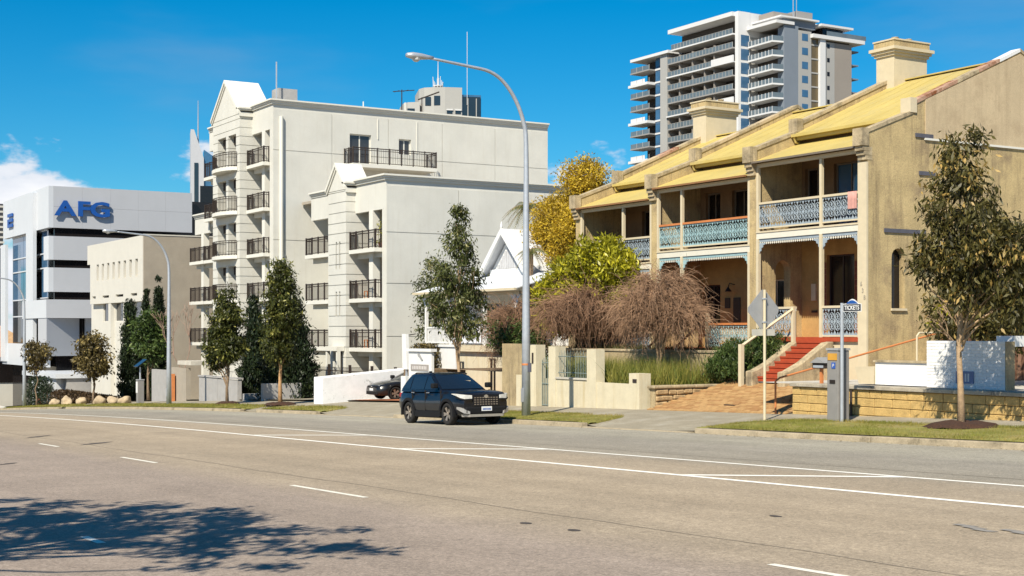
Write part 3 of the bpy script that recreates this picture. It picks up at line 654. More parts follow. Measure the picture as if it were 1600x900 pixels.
def loggia(parent, u0, u1, v, floors, ceil_top, col=None, depth=1.7, proj=.45, rail=True, colw=.5):
    """stack of balconies between piers: slabs, back wall with doors, column, iron rails"""
    B('loggia_back', M['taupe'], parent, u0, u1, v+depth, v+depth+.2, floors[-1]-3.5, ceil_top+1)  # dark back wall and doors put shade into the recess by colour
    for k, f in enumerate(floors):
        B('balcony_slab', M['cream_trim'], parent, u0+.05, u1-.05, v-proj, v+depth-.003, f-.22, f)
        B('soffit_beam', M['cream'], parent, u0+.05, u1-.05, v+.1, v+.35, f-.5, f-.222)
        w = (u1-u0); dr = B('sliding_door', M['glass_dark'], parent, u0+.06*w, u0+.94*w, v+depth-.04, v+depth-.003, f+.02, f+2.3)
        B('door_frame', M['cream_trim'], dr, u0+.44*w, u0+.48*w, v+depth-.06, v+depth-.042, f+.02, f+2.15)
        if rail:
            rail_panel(parent, u0+.1, u1-.1, v-proj+.06, v-proj+.06, f)
            rail_panel(parent, u0+.1, u0+.1, v-proj+.1, v-.03, f, name='balcony_side_rail'); rail_panel(parent, u1-.1, u1-.1, v-proj+.1, v-.03, f, name='balcony_side_rail')
    if col is not None:
        for cu in (col if hasattr(col, '__len__') else [col]):
            zs_ = list(floors)+[floors[-1]-2.95]
            tops = [ceil_top]+[f-.222 for f in floors]
            for f, t in zip(zs_, tops): B('column', M['cream_trim'], parent, cu-colw/2, cu+colw/2, v-.02, v+.42, f, t)
def rusticated(parent, u0, u1, v0, v1, z0, z1, step=.59, name='block_course', holes=()):
    """banded masonry pier: courses proud of recessed joints"""
    MB().wall_v(u0+.04, u1-.04, z0, z1, v0+.04, v1, [(h[0]-.03, h[1]+.03, h[2]-.03, h[3]+.03) for h in holes]).build('bay_core', M['cream'], parent)
    z = z0
    while z < z1-.05:
        t = min(z+step, z1)
        hs_ = [h for h in holes if h[2] < t-.012 and h[3] > z]
        q = MB().wall_v(u0, u1, z, t-.045, v0, v1-.01, hs_)
        for k in range(0, len(q.v), 8):
            piece = MB(); piece.hexa(q.v[k:k+8]); piece.build(name, M['cream'], parent)
        z = t
def gable(parent, u0, u1, v0, v1, z0, zt):
    c = (u0+u1)/2
    MB().prism_v([(u0, z0), (u1, z0), (c, zt)], v0, v1).build('gable', M['cream'], parent)
    for s, e in ((u0-.12, c), (u1+.12, c)):
        dz = .22; MB().prism_v([(s, z0-.05), (e, zt+.05), (e, zt+.05+dz), (s, z0-.05+dz)], v0-.16, v1-.05).build('gable_coping', M['cream_trim'], parent)
        MB().prism_v([(s, z0-.2), (e, zt-.12), (e, zt+.045), (s, z0-.055)], v0-.08, v1-.1).build('gable_moulding', M['cream_trim'], parent)
FH = [11.25, 8.25, 5.25, 2.3, -.7]
# high block: body set back behind the loggias, side wall panels
B('block_core', M['glass_dark'], ap, 88.1, 103, 36.95, 56.4, -5, 15.0)
holesA = [(40.5, 42.1, 11.3, 13.45), (44.2, 45.15, 12.3, 13.35)]
MB().wall_u(35, 56.4, -5, 15.0, 87.73, 87.99, holesA).build('side_wall', M['cream'], ap)
grid_panels(ap, 87.73, 35.0, 56.4, -5, 14.7, [39.2, 43.4, 47.6, 51.9], [.2, 6.1, 12.0], M['cream'], holesA)
for a, c, d, e in holesA:
    w = MB().box(87.86, 87.92, a, a+.08, d, e).box(87.86, 87.92, c-.08, c, d, e).box(87.86, 87.92, a+.08, c-.08, e-.08, e).box(87.86, 87.92, (a+c)/2-.04, (a+c)/2+.04, d, e-.08).build('window', M['cream_trim'], ap)
    B('pane', M['glass'], w, 87.88, 87.9, a+.09, (a+c)/2-.05, d+.01, e-.09); B('pane', M['glass'], w, 87.88, 87.9, (a+c)/2+.05, c-.09, d+.01, e-.09)
B('terrace_slab', M['cream_trim'], ap, 86.2, 87.69, 40.05, 46.4, 11.05, 11.3)
rail_panel(ap, 86.25, 86.25, 40.1, 46.35, 11.3, 1.05); rail_panel(ap, 86.3, 87.65, 40.1, 40.1, 11.3, 1.05, name='balcony_side_rail'); rail_panel(ap, 86.3, 87.65, 46.35, 46.35, 11.3, 1.05, name='balcony_side_rail')
MB().tube([(87.6, 35.55, 14.2), (87.6, 35.55, -4.5)], .13, 10).build('downpipe', M['cream_trim'], ap)
for v_, a, c in ((42.6, 13.2, 14.6), (45.6, 12.4, 14.6)): MB().tube([(87.66, v_, a), (87.66, v_, c)], .03, 6).build('overflow_pipe', M['cream_trim'], ap)
cornice(ap, [(87.73, 91.3, 35, 56.4)], 15.32, False); B('roof_slab', M['cream'], ap, 87.8, 103, 36.0, 56.3, 14.95, 15.1)
# right bay of high block
MB().box(87.99, 91.4, 35, 35.3, 13.4, 15.0).build('parapet_wall', M['cream'], ap); B('corner_pier', M['cream'], ap, 87.99, 88.25, 35, 36.9, -5, 13.39)
loggia(ap, 88.25, 91.4, 35, FH, 13.4, col=89.35)
# gabled bay
t_h = [(92.1, 93.6, f+.02, f+2.25) for f in FH]+[(94.05, 95.7, f+.02, f+2.25) for f in FH]
rusticated(ap, 91.4, 96.7, 34.1, 36.9, -5, 14.8, holes=t_h)
gable(ap, 91.4, 96.7, 34.1, 36.5, 14.8, 17.15); cornice(ap, [(91.38, 91.42, 34.2, 35.2)], 15.2, True)
for f in FH:
    cu, ru = 93.9, 2.1; poly = [(cu+ru*math.cos(math.pi*k/8), 34.08-.75*math.sin(math.pi*k/8)) for k in range(9)]
    MB().prism_z(poly, f-.24, f).build('curved_balcony', M['cream_trim'], ap)
    mb = MB(); Q = [(cu+(ru-.08)*math.cos(math.pi*k/14), 34.06-.68*math.sin(math.pi*k/14)) for k in range(15)]
    for z_ in (f+.08, f+.86, f+1.0): mb.tube([(x, y, z_) for x, y in Q], .024, 4)
    for x, y in Q:
        mb.tube([(x, y, f), (x, y, f+1.0)], .024, 3, cap=False)
    for k in range(0, 14): mb.tube([((Q[k][0]+Q[k+1][0])/2, (Q[k][1]+Q[k+1][1])/2, f+.08), ((Q[k][0]+Q[k+1][0])/2, (Q[k][1]+Q[k+1][1])/2, f+1.0)], .02, 3, cap=False)
    mb.build('balcony_rail', M['iron'], ap)
    for a, c in ((92.1, 93.6), (94.05, 95.7)): B('window', M['glass_dark'], ap, a-.04, c+.04, 34.9, 34.93, f+.02, f+2.25); B('lintel_shade', M['iron'], ap, a, c, 34.5, 34.56, f+1.7, f+2.25)  # dark strip set in as shade under each lintel
# left bays stepping down
MB().box(96.7, 100.0, 35, 35.3, 13.2, 14.6).build('parapet_wall', M['cream'], ap); loggia(ap, 96.7, 100.0, 35, FH, 13.2, col=98.1); cornice(ap, [(96.75, 99.9, 35.05, 36)], 14.9, False)
MB().box(100.0, 103.2, 35, 35.3, 7.3, 8.5).build('parapet_wall', M['cream'], ap); loggia(ap, 100.0, 103.2, 35, FH[2:], 7.3, col=101.5); cornice(ap, [(100.1, 103.2, 35.05, 36)], 8.8, False)
# low block
FL = [4.75, 1.95, -.85]
B('low_block_core', M['cream'], ap, 71.06, 81.4, 36.95, 62, -5, 8.5); B('link_block', M['cream'], ap, 81.4, 87.7, 40.0, 60, -5, 8.6)
MB().wall_u(35, 62, -5, 8.5, 71.03, 71.3).build('side_wall', M['cream'], ap)
grid_panels(ap, 71.03, 35.0, 62, -5, 8.2, [39.6, 44.2, 48.8, 53.5], [-.2, 2.75, 5.6], M['cream'])
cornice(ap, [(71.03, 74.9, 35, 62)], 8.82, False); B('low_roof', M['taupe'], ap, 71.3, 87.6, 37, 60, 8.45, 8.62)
MB().box(71.3, 75.0, 35, 35.3, 6.9, 8.5).build('parapet_wall', M['cream'], ap); B('corner_pier', M['cream'], ap, 71.3, 71.5, 35, 36.9, -5, 6.89)
loggia(ap, 71.5, 75.0, 35, FL, 6.9, col=72.9)
t_l = [(75.78, 75.98, 3.7, 5.3), (76.24, 76.44, 3.7, 5.3), (75.78, 75.98, 1.0, 2.4), (76.24, 76.44, 1.0, 2.4), (75.5, 76.6, -3.4, -1.1)]
rusticated(ap, 75.0, 77.5, 34.4, 36.9, -5, 8.3, .6, holes=t_l); gable(ap, 75.0, 77.5, 34.4, 36.0, 8.3, 9.65); cornice(ap, [(74.98, 75.02, 34.5, 35.2)], 8.7, True)
for q in t_l: B('window', M['glass_dark'], ap, q[0]-.02, q[1]+.02, 34.5, 34.52, q[2], q[3])
B('entry_hood', M['cream_trim'], ap, 75.2, 76.9, 33.9, 34.38, -1.05, -.8)
for uc in (75.3, 76.75): B('entry_post', M['cream_trim'], ap, uc-.1, uc+.1, 33.95, 34.15, -4, -1.052)
MB().box(77.5, 81.4, 35, 35.3, 6.9, 8.3).build('parapet_wall', M['cream'], ap); loggia(ap, 77.5, 81.4, 35, FL, 6.9, col=78.4); cornice(ap, [(77.6, 81.4, 35.05, 36)], 8.6, False)
B('roof_plant', M['greywall'], ap, 92.2, 93.4, 37.2, 38.6, 15.1, 16.9)
mb = MB().tube([(91.8, 36.9, 15.1), (91.8, 36.9, 18.6)], .05, 5)
mb.build('mast', M['steel'], ap)
for v_, hgt in ((45.0, 1.0), (41.8, .8)): MB().tube([(88.3, v_, 15), (88.3, v_, 15+hgt)], .04, 5).build('vent_pipe', M['cream_trim'], ap)
ae = thing('tv_aerial', 'thin rooftop television aerial beside the distant concrete tower', 'aerial', (90, 47, 15.1))
MB().tube([(90, 45.6, 15), (90, 45.6, 17.2)], .04, 5).tube([(90, 44.9, 17.0), (90, 46.6, 17.25)], .03, 4).tube([(89.6, 45.2, 17.05), (90.4, 45.2, 17.05)], .02, 4).tube([(89.6, 45.9, 17.15), (90.4, 45.9, 17.15)], .02, 4).tube([(90, 46.9, 16.6), (90, 48.6, 17.3)], .05, 4).tube([(90, 47.2, 15.1), (90, 47.2, 16.8)], .04, 4).build('aerial_rods', M['iron'], ae)

# ------------------------------------------------------------------ mid office: off-white front, taupe flank
of = thing('office_building', 'two-storey off-white office with narrow slot windows and plain taupe side wall', 'building', (117, 34, -6))
UO0, UO1, VO = 109.4, 126.0, 33.0
slots = [(111.0+k*1.62, 111.7+k*1.62, 4.45, 5.85) for k in range(8)]
dash = [(111.2, 112.9, 2.95, 3.15), (115.0, 117.2, 2.95, 3.15), (119.2, 121.2, 2.95, 3.15), (123.3, 124.4, 2.95, 3.15)]
gwin = [(111.2, 114.2, .9, 2.45), (115.4, 118.6, .9, 2.45), (119.6, 122.2, .9, 2.45)]
MB().wall_v(UO0+.25, UO1-.9, 2.48, 7.62, VO, VO+.5, slots+dash).build('upper_wall', M['offwhite'], of)
MB().wall_v(UO0+.25, UO1, -6, 2.478, VO+.35, VO+.7, gwin+[(110.5, 113.5, -5.2, -2.7)]).build('ground_wall', M['offwhite'], of)
B('parapet_end', M['offwhite'], of, UO1-.9, UO1, VO, VO+.5, 5.95, 7.62); B('side_wall', M['taupe'], of, UO0, UO0+.248, VO, VO+16, -6, 7.6)
B('core', M['dark'], of, UO0+.3, UO1-1.0, VO+.9, VO+15, -6, 7.3); B('roof_edge', M['offwhite'], of, UO0-.04, UO0+.3, VO-.03, VO+16, 7.603, 7.7)
for k, q in enumerate(slots):
    B('slot_panel', M['taupe'], of, q[0], q[1], VO+.36, VO+.4, q[2], q[3])
for q in dash: B('vent', M['glass_dark'], of, q[0], q[1], VO+.4, VO+.42, q[2], q[3])
for q in gwin:
    w = MB().box(q[0], q[0]+.1, VO+.42, VO+.5, q[2], q[3]).box(q[1]-.1, q[1], VO+.42, VO+.5, q[2], q[3]).box(q[0]+.1, q[1]-.1, VO+.42, VO+.5, q[2], q[2]+.1).build('window', M['offwhite'], of)
    B('pane', M['glass'], w, q[0]+.1, q[1]-.1, VO+.46, VO+.48, q[2]+.1, q[3])
for c in (114.75, 119.1): B('pier', M['offwhite'], of, c-.35, c+.35, VO+.02, VO+.348, -6, 2.478)
B('canopy', M['offwhite'], of, 110, 114, VO-.6, VO-.01, -2.6, -2.4)

# ------------------------------------------------------------------ big white office with blue letters
UA0, UA1, VA0, VA1 = 138.0, 158.0, 32.5, 46.5
big = thing('office_tower', 'white banded office block carrying large blue letters on its side', 'building', (148, 34, -8))
B('core', M['glass_dark'], big, UA0+.8, UA1-.3, VA0+.9, VA1, -8, 13.5)
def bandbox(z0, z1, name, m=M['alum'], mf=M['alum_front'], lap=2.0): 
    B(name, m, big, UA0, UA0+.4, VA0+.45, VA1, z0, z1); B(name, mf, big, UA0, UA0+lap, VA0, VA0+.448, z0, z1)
# sign fascia: panels on flank and front
nv = 5
for k in range(nv):
    a, c = VA0+.45+(VA1-VA0-.45)*k/nv, VA0+.45+(VA1-VA0-.45)*(k+1)/nv
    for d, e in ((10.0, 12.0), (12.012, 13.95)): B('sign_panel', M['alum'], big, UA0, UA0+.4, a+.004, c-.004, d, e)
for k in range(4):
    a, c = UA0+(UA1-UA0)*k/4, UA0+(UA1-UA0)*(k+1)/4; B('front_panel', M['alum_front'], big, a+.004, c-.004, VA0, VA0+.448, 10.0, 13.95)
for z0, z1 in ((6.95, 9.2), (3.9, 6.2)): bandbox(z0, z1, 'spandrel_band')
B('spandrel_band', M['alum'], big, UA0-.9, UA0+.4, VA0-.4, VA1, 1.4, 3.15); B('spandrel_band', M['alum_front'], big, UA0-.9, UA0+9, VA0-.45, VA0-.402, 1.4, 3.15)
for z0, z1 in ((9.2, 10.0), (6.2, 6.95), (3.15, 3.9)): B('ribbon_window', M['glass_dark'], big, UA0+.3, UA0+.5, VA0+.6, VA1, z0, z1)
B('pier', M['alum_front'], big, 142.9, 145.9, VA0-.35, VA0-.003, -1, 13.7); B('pier', M['alum_front'], big, UA1-2.3, UA1, VA0-.3, VA0-.003, -3, 9.3)
for z0, z1 in ((-1.0, 1.6), (1.75, 3.3), (3.45, 6.2), (6.35, 7.6), (7.75, 9.85)):
    for a, c in ((140.2, 142.85), (145.95, 150.7), (150.8, 155.65)): B('curtain_pane', M['glass_blue'] if z0 > 3.4 else M['glass'], big, a, c, VA0+.5, VA0+.53, z0, z1)
for z in (1.68, 3.38, 6.28, 7.68, 9.92): B('transom', M['alum_front'], big, 140.4, 155.7, VA0+.42, VA0+.54, z-.06, z+.06)
B('lower_front', M['alum_front'], big, 139, 158, VA0-.1, VA0+.4, -3.3, -1.1); B('lower_side', M['alum'], big, UA0+.1, UA0+.5, VA0+3.5, VA1, -8, 1.38)
MB().prism_z([(UA0-.9, VA0-.4), (UA0+2.5, VA0-.4), (UA0+2.5, VA0+3), (UA0+.5, VA0+3)], -2.2, 1.38).build('prow', M['alum'], big)
B('base_wall', M['alum_front'], big, 128, 137.5, 30.8, 31.2, -8.2, -4.0); B('base_side', M['alum'], big, 128, 128.3, 31.2, 40, -8.2, -4.0); B('doorway', M['redstep'], big, 133.5, 135.5, 30.75, 30.798, -8.0, -5.8); B('lower_slab', M['alum_front'], big, 127, 140, 30.5, 36, -4.0, -3.6); B('window', M['glass'], big, 129.4, 132.2, 30.75, 30.798, -5.4, -4.6)
B('base_box', M['greywall'], big, 127.2, 128, 31.5, 34, -8, -3.9)
B('rear_stair', M['glass_dark'], big, UA0+1, UA0+4, VA1+.01, VA1+4, -8, 13.2); B('rear_bay', M['alum'], big, UA0+.5, UA0+4, VA1+1.5, VA1+6, -8, 9.4)
for ch, v in (('A', 34.0), ('F', 35.72), ('G', 37.3)): text_obj('letter', ch, 1.95, M['signblue'], big, (UA0-.25, v, 11.2), SIDE, .08, .062, 1.4)
for z, d in ((11.0, 1), (11.55, 1), (12.1, 1)): B('logo_bar', M['signblue'], big, 153.0, 155.2, VA0-.2, VA0-.05, z, z+.32)
B('logo_bar', M['signblue'], big, 154.6, 155.2, VA0-.2, VA0-.05, 11.33, 11.54)
# a tan brick neighbour and a dark striped tower behind, at the picture's left edge
nb = thing('brick_house', 'tan brick house with hipped roof past the white office, at the left edge', 'house', (170, 31, -10))
B('wall', M['offwhite'], nb, 161, 178, 28.5, 38, -12, -2.6)
MB().add([(160.5, 28, -2.6), (178.5, 28, -2.6), (178.5, 38.5, -2.6), (160.5, 38.5, -2.6), (165.5, 33, 1.2), (173.5, 33, 1.2)], [(0, 1, 5, 4), (1, 2, 5), (2, 3, 4, 5), (3, 0, 4), (0, 3, 2, 1)]).build('roof', mat('tan_tile', (.42, .27, .15), .9, .2, 3), nb)
B('window', M['glass_dark'], nb, 160.9, 160.998, 29.5, 37, -5.4, -3.2); B('garden_wall', M['offwhite'], nb, 140, 160, 27.2, 27.6, -11, -7.4); B('carport', M['offwhite'], nb, 150, 160, 27.61, 30, -6.4, -6)
stp = thing('striped_tower', 'dark tower with pale floor bands at the far left edge', 'tower', (500, 92, -10))
U5 = 500; v5 = vv(-6, U5)
B('shaft', M['glass'], stp, U5, U5+20, v5-20, vv(5, U5), -20, zz(318, U5, v5))
for k in range(9): B('floor_band', M['offwhite'], stp, U5-.4, U5-.02, v5-20, vv(5, U5)+.3, zz(324+k*8, U5, v5), zz(321+k*8, U5, v5))

# ------------------------------------------------------------------ distant towers
def cam_pt(px, d): r = T(px)*d; return (CC*d-SS*r, SS*d+CC*r)      # street coordinates of a point at depth d on column px
def local_thing(name, label, cat, px, d, yaw, zbase):
    u, v = cam_pt(px, d); o = thing(name, label, cat, (u, v, zbase)); o.rotation_euler = (0, 0, yaw); return o
def LB(name, m, parent, *box): return MB().box(*box).build(name, m, parent, local=True)
# high-rise apartments: local x to the right along the right-hand face, y away along the left-hand face
ang = math.radians(90)-TH                   # camera forward azimuth (from world +Y, ccw)
hi = local_thing('high_rise', 'tall grey and white high-rise apartment tower with glass balconies behind terrace roofs', 'tower', 1155, 305, ang+math.radians(31.3), -6.0); hi.scale = (1.2, .66, 1)
ZT, FLH = 68.9+6, 2.98
M['tw_white'] = mat('tower_white', (.6, .6, .6), .7, .04, .1); M['tw_grey'] = mat('tower_light_grey', (.34, .335, .32), .8, .06, .1); M['tw_dark'] = mat('tower_slate', (.17, .2, .24), .8, .08, .1)
M['tw_brown'] = mat('tower_brown', (.27, .24, .21), .8, .08, .1); M['tw_balu'] = glassmat('balustrade_glass', (.12, .15, .17), .1, .7); M['tw_slab'] = mat('tower_slab', (.27, .26, .25), .8, .06, .1); M['tw_recess'] = mat('tower_recess', (.055, .047, .04), .8, .2, .1); M['tw_stair'] = glassmat('stair_glass', (.12, .085, .035), .15, .6)
# wing 1: left-hand face is the plane x=0, running y 0..55
LB('core', M['tw_recess'], hi, 2.2, 24, 1, 35, 0, ZT-1); LB('core', M['tw_recess'], hi, 2.2, 24, 35.01, 55, 0, ZT-5.1); LB('corner_fin', M['tw_white'], hi, -.5, 2.2, -.6, .99, 0, ZT)
LB('return_wall', M['tw_grey'], hi, 2.21, 14, -.3, .98, 0, ZT-.4); LB('parapet_wall', M['tw_white'], hi, 2.21, 14, -.35, -.302, ZT-5.2, ZT)
LB('roof_slab', M['tw_white'], hi, -1.2, 20, .992, 35, ZT-.9, ZT); LB('roof_slab', M['tw_white'], hi, -1.2, 18, 35.01, 57, ZT-5.05, ZT-4.4)
piers = [11.5, 16.5, 23, 30, 36]
for k, y in enumerate(piers): LB('party_pier', M['tw_brown'], hi, -.6, 2.19, y-.2, y+.2, 0, ZT-6 if y < 35 else ZT-5.1)
LB('pier', M['tw_grey'], hi, -.7, 2.19, 36.5, 40.5, 0, ZT-5.1); LB('window_column', M['tw_recess'], hi, .6, 2.19, 40.51, 46.0, 0, ZT-5.1)
fl = 0
z = ZT-4.6; k = 0
while z > 18:
    top = z > ZT-7
    y1 = 34 if top else 36
    white = k % 3 == 2
    LB('balcony_slab', M['tw_white'] if (top or white) else M['tw_slab'], hi, -1.0, 2.18, 1.0, y1-.21 if not white else 36.48, z-.3, z)
    LB('balustrade', M['tw_balu'], hi, -.95, -.88, 1.2 if not white else 12, y1-.3, z+.02, z+1.05); LB('balustrade_rail', M['tw_grey'], hi, -.98, -.85, 1.2, y1-.3, z+1.055, z+1.12)
    for y in np.arange(1.3, y1-1, 1.7): LB('balustrade_post', M['tw_grey'], hi, -1.0, -.955, y-.06, y+.06, z+.02, z+1.1)
    if white and not top: LB('white_upstand', M['tw_white'], hi, -1.3, -1.01, .4, 11.5, z-.35, z+1.2)
    if not top:
        for y in (40.7, 43.4): LB('window', M['glass_blue'], hi, .4, .59, y, y+2.4, z+.1, z+2.6)
        LB('window_sill', M['tw_white'], hi, .3, .6, 40.6, 45.95, z-.35, z+.05)
        LB('balcony_slab', M['tw_slab'] if not white else M['tw_white'], hi, -1.0 if not white else -1.5, 2.18, 46.1, 57.5, z-.3 if not white else z-.6, z)
        LB('balustrade', M['tw_balu'] if not white else M['tw_white'], hi, -.95, -.88, 46.2 if not white else 49, 57.3, z+.02, z+1.05)
        LB('balustrade_post', M['tw_grey'], hi, -.99, -.955, 46.2, 46.4, z+.02, z+1.1); LB('balustrade_post', M['tw_grey'], hi, -.99, -.955, 50, 50.2, z+.02, z+1.1); LB('balustrade_post', M['tw_grey'], hi, -.99, -.955, 53.5, 53.7, z+.02, z+1.1)
    z -= FLH; k += 1
# wing 2 stands forward (y<0): corner at x=2.6, y=-14.4
X2, Y2, ZT2 = 2.6, -14.4, 64.4+6
LB('core', M['tw_recess'], hi, X2+1.6, X2+16.8, Y2+.6, -.36, 0, ZT2-1)
LB('slate_wall', M['tw_dark'], hi, X2+.9, X2+4.2, Y2, Y2+.58, 0, ZT2+.5); LB('slate_return', M['tw_dark'], hi, X2+.9, X2+1.58, Y2+.59, Y2+3, 0, ZT2)
LB('grey_wall', M['tw_grey'], hi, X2+4.21, X2+7.2, Y2-.1, Y2+.58, 0, ZT2-.3); LB('stair_glazing', M['tw_stair'], hi, X2+7.21, X2+9.0, Y2+.2, Y2+.58, 0, ZT2-1.5); LB('white_fin', M['tw_white'], hi, X2+9.01, X2+10.3, Y2-.8, Y2+.58, 0, ZT2-.8)
LB('grey_wall', M['tw_grey'], hi, X2+10.31, X2+12.8, Y2-.1, Y2+.58, 0, ZT2-2); LB('brown_wall', M['tw_brown'], hi, X2+12.81, X2+17, Y2-.1, Y2+.58, 0, ZT2-2); LB('end_wall', M['tw_brown'], hi, X2+16.81, X2+17, Y2+.59, 0, 0, ZT2-2)
LB('roof_slab', M['tw_white'], hi, X2+7, X2+19.6, Y2-1.4, 2, ZT2-1.6, ZT2-.8); LB('roof_slab', M['tw_white'], hi, X2-1.2, X2+3, Y2-.6, -.7, ZT2+.55, ZT2+1.2)
LB('penthouse', M['tw_brown'], hi, X2+2, X2+9, Y2+4, 2, ZT2+.5, ZT2+2.4); LB('penthouse', M['tw_dark'], hi, X2+1.5, X2+9, Y2+1.5, Y2+3.99, ZT2+.5, ZT2+2.1)
LB('penthouse_roof', M['tw_white'], hi, X2+.2, X2+9.3, Y2+.2, 0, ZT2+2.11, ZT2+2.45); LB('penthouse_glass', M['glass_dark'], hi, X2+10.6, X2+15.5, Y2+1.2, Y2+6, ZT2-.79, ZT2+1.1); LB('penthouse_roof', M['tw_white'], hi, X2+9.4, X2+17.2, Y2-.6, 0, ZT2+1.3, ZT2+1.75)
LB('terrace_glass', M['tw_balu'], hi, X2+10.4, X2+20, Y2-1.2, Y2-1.1, ZT2-.79, ZT2+.2); LB('plant_room', M['tw_brown'], hi, X2+1, X2+5.5, -9, -2, ZT2+2.46, ZT2+3.9); LB('plant_room', M['tw_slab'], hi, X2+6, X2+9.8, -10, -3, ZT2+2.46, ZT2+4.6)
MB().tube([(X2+4.5, Y2+3, ZT2+2.4), (X2+4.5, Y2+3, ZT2+8)], .12, 5).tube([(X2+7, -8, ZT2+4), (X2+7, -8, ZT2+8)], .1, 5).build('mast', M['steel'], hi, local=True)
z = ZT2-3.0
while z > 18:
    MB().prism_z([(X2-1.0, -1.0), (X2-1.4, Y2+1.0), (X2+.85, Y2+.2), (X2+1.58, -.5)], z-.35, z).build('balcony_slab', M['tw_white'], hi, local=True)
    MB().add([(X2-.9, -1.1, z+.02), (X2-1.25, Y2+1.1, z+.02), (X2+.8, Y2+.35, z+.02), (X2-.9, -1.1, z+1.05), (X2-1.25, Y2+1.1, z+1.05), (X2+.8, Y2+.35, z+1.05)], [(0, 1, 4, 3), (1, 2, 5, 4)]).build('balustrade', M['tw_balu'], hi, local=True)
    for q in np.linspace(0, 1, 8): x, y = X2-.93-.35*q, -1.1+(Y2+2.2)*q; LB('balustrade_post', M['tw_white'], hi, x-.09, x-.03, y-.08, y+.08, z, z+1.1)
    LB('window', M['glass_blue'], hi, X2+5.0, X2+6.4, Y2-.16, Y2-.102, z+.6, z+2.1); LB('window', M['glass_dark'], hi, X2+11, X2+11.6, Y2-.16, Y2-.102, z-.3, z+.6)
    LB('stair_slab', M['tw_grey'], hi, X2+7.22, X2+9, Y2+.05, Y2+.19, z-.15, z+.15)
    LB('window', M['glass_blue'], hi, X2-2.3, X2-.2, -.52, -.36, z+.1, z+2.4) if False else LB('window', M['glass_blue'], hi, .1, 2.0, -.66, -.61, z+.1, z+2.5)
    LB('side_balcony', M['tw_white'] if abs(z-(ZT2-3-FLH*4)) < .1 else M['tw_dark'], hi, X2+17.01, X2+19.2, Y2+.8, Y2+4, z-.25, z+(1.1 if abs(z-(ZT2-3-FLH*4)) < .1 else .05))
    z -= FLH
# concrete tower behind the apartment roof
ct = local_thing('concrete_tower', 'small pale concrete tower with rooftop aerial above the apartment parapet', 'tower', 722, 330, ang+math.radians(12), -8)
zt = (520-137)/FPX*330+8
M['ct'] = mat('tower_concrete', (.36, .355, .335), .85, .06, .1)
MB().prism_z([(0, 0), (0, 14), (-9, 14), (-9.5, 4), (-8.6, 1.8), (-6.5, .6), (-4, 0)], 0, zt).build('shaft', M['ct'], ct, local=True)
MB().prism_z([(-9.6, 2.0), (-9.6, 12), (-13.0, 12), (-13, 5), (-12.2, 3.2)], 0, zt-3.3).build('lower_shaft', M['ct'], ct, local=True)
LB('glazed_side', M['glass_blue'], ct, .01, 4.6, .6, 13, 0, zt-1.5); LB('glazed_face', M['glass'], ct, .3, 4.4, .3, .59, 0, zt-2)
for x in (1.4, 3.4): LB('mullion', M['tw_grey'], ct, x-.1, x+.1, .1, .29, 0, zt-2.4)
for a, c, z0, z1 in ((-6.5, -5.1, 2.0, 4.2), (-8.4, -7.2, 2.2, 4.2)): MB().hexa([(a, .5 if a > -7 else 1.6, zt-z1), (c, .2 if a > -7 else .8, zt-z1), (c, .9, zt-z1), (a, 2, zt-z1), (a, .5 if a > -7 else 1.6, zt-z0), (c, .2 if a > -7 else .8, zt-z0), (c, .9, zt-z0), (a, 2, zt-z0)]).build('window', M['glass'], ct, local=True)
LB('window', M['glass'], ct, -12.4, -10.2, 2.5, 4.0, zt-7.2, zt-4.8)
for zz0 in (5.4, 7.2, 9.0):
    for a in (-3.6, -1.6): LB('window', M['glass'], ct, a, a+1.3, -.12, -.02, zt-zz0-.7, zt-zz0); LB('window_hood', M['tw_white'], ct, a-.1, a+1.4, -.3, -.02, zt-zz0+.02, zt-zz0+.3)
mb = MB().tube([(-5, 4, zt), (-5, 4, zt+7)], [.18, .05], 6)
for k in range(10): a = k*.63; mb.tube([(-5+1.1*math.cos(a), 4+1.1*math.sin(a), zt), (-5+1.2*math.cos(a), 4+1.2*math.sin(a), zt+1.8+.6*(k % 3))], .07, 4)
mb.lathe((-5, 4, zt+.8), [(1.2, 0), (1.2, .15)], 12).build('aerial_cluster', M['tw_white'], ct, local=True)
MB().tube([(1.2, 0, zt-4), (1.2, 0, zt+13)], .07, 5).build('mast', M['tw_white'], ct, local=True)
# blade-topped tower far left
bt_ = local_thing('blade_tower', 'distant pale tower with slanted blade top and spire left of the apartments', 'tower', 298, 620, ang+math.radians(14), -10)
zt = (520-202)/FPX*620+10; zb = (520-247)/FPX*620+10
MB().prism_v([(0, 0), (5.6, 0), (5.6, zb), (1.4, zt), (0, zt)], 0, 14).build('blade', M['alum'], bt_, local=True); LB('glass_strip', M['glass'], bt_, 1.5, 3.2, -.3, -.02, 0, zb-2)
MB().prism_v([(5.61, 0), (14, 0), (14, zb-6), (10, zb+1), (5.61, zb+4)], 1, 14).build('glazed_wing', M['glass_blue'], bt_, local=True); LB('window_band', M['glass_dark'], bt_, 4.0, 12, -.2, -.02, 0, zb-12)
MB().tube([(3.2, 2, zb), (3.2, 2, zt+13)], [.5, .12], 6).build('spire', M['steel'], bt_, local=True)

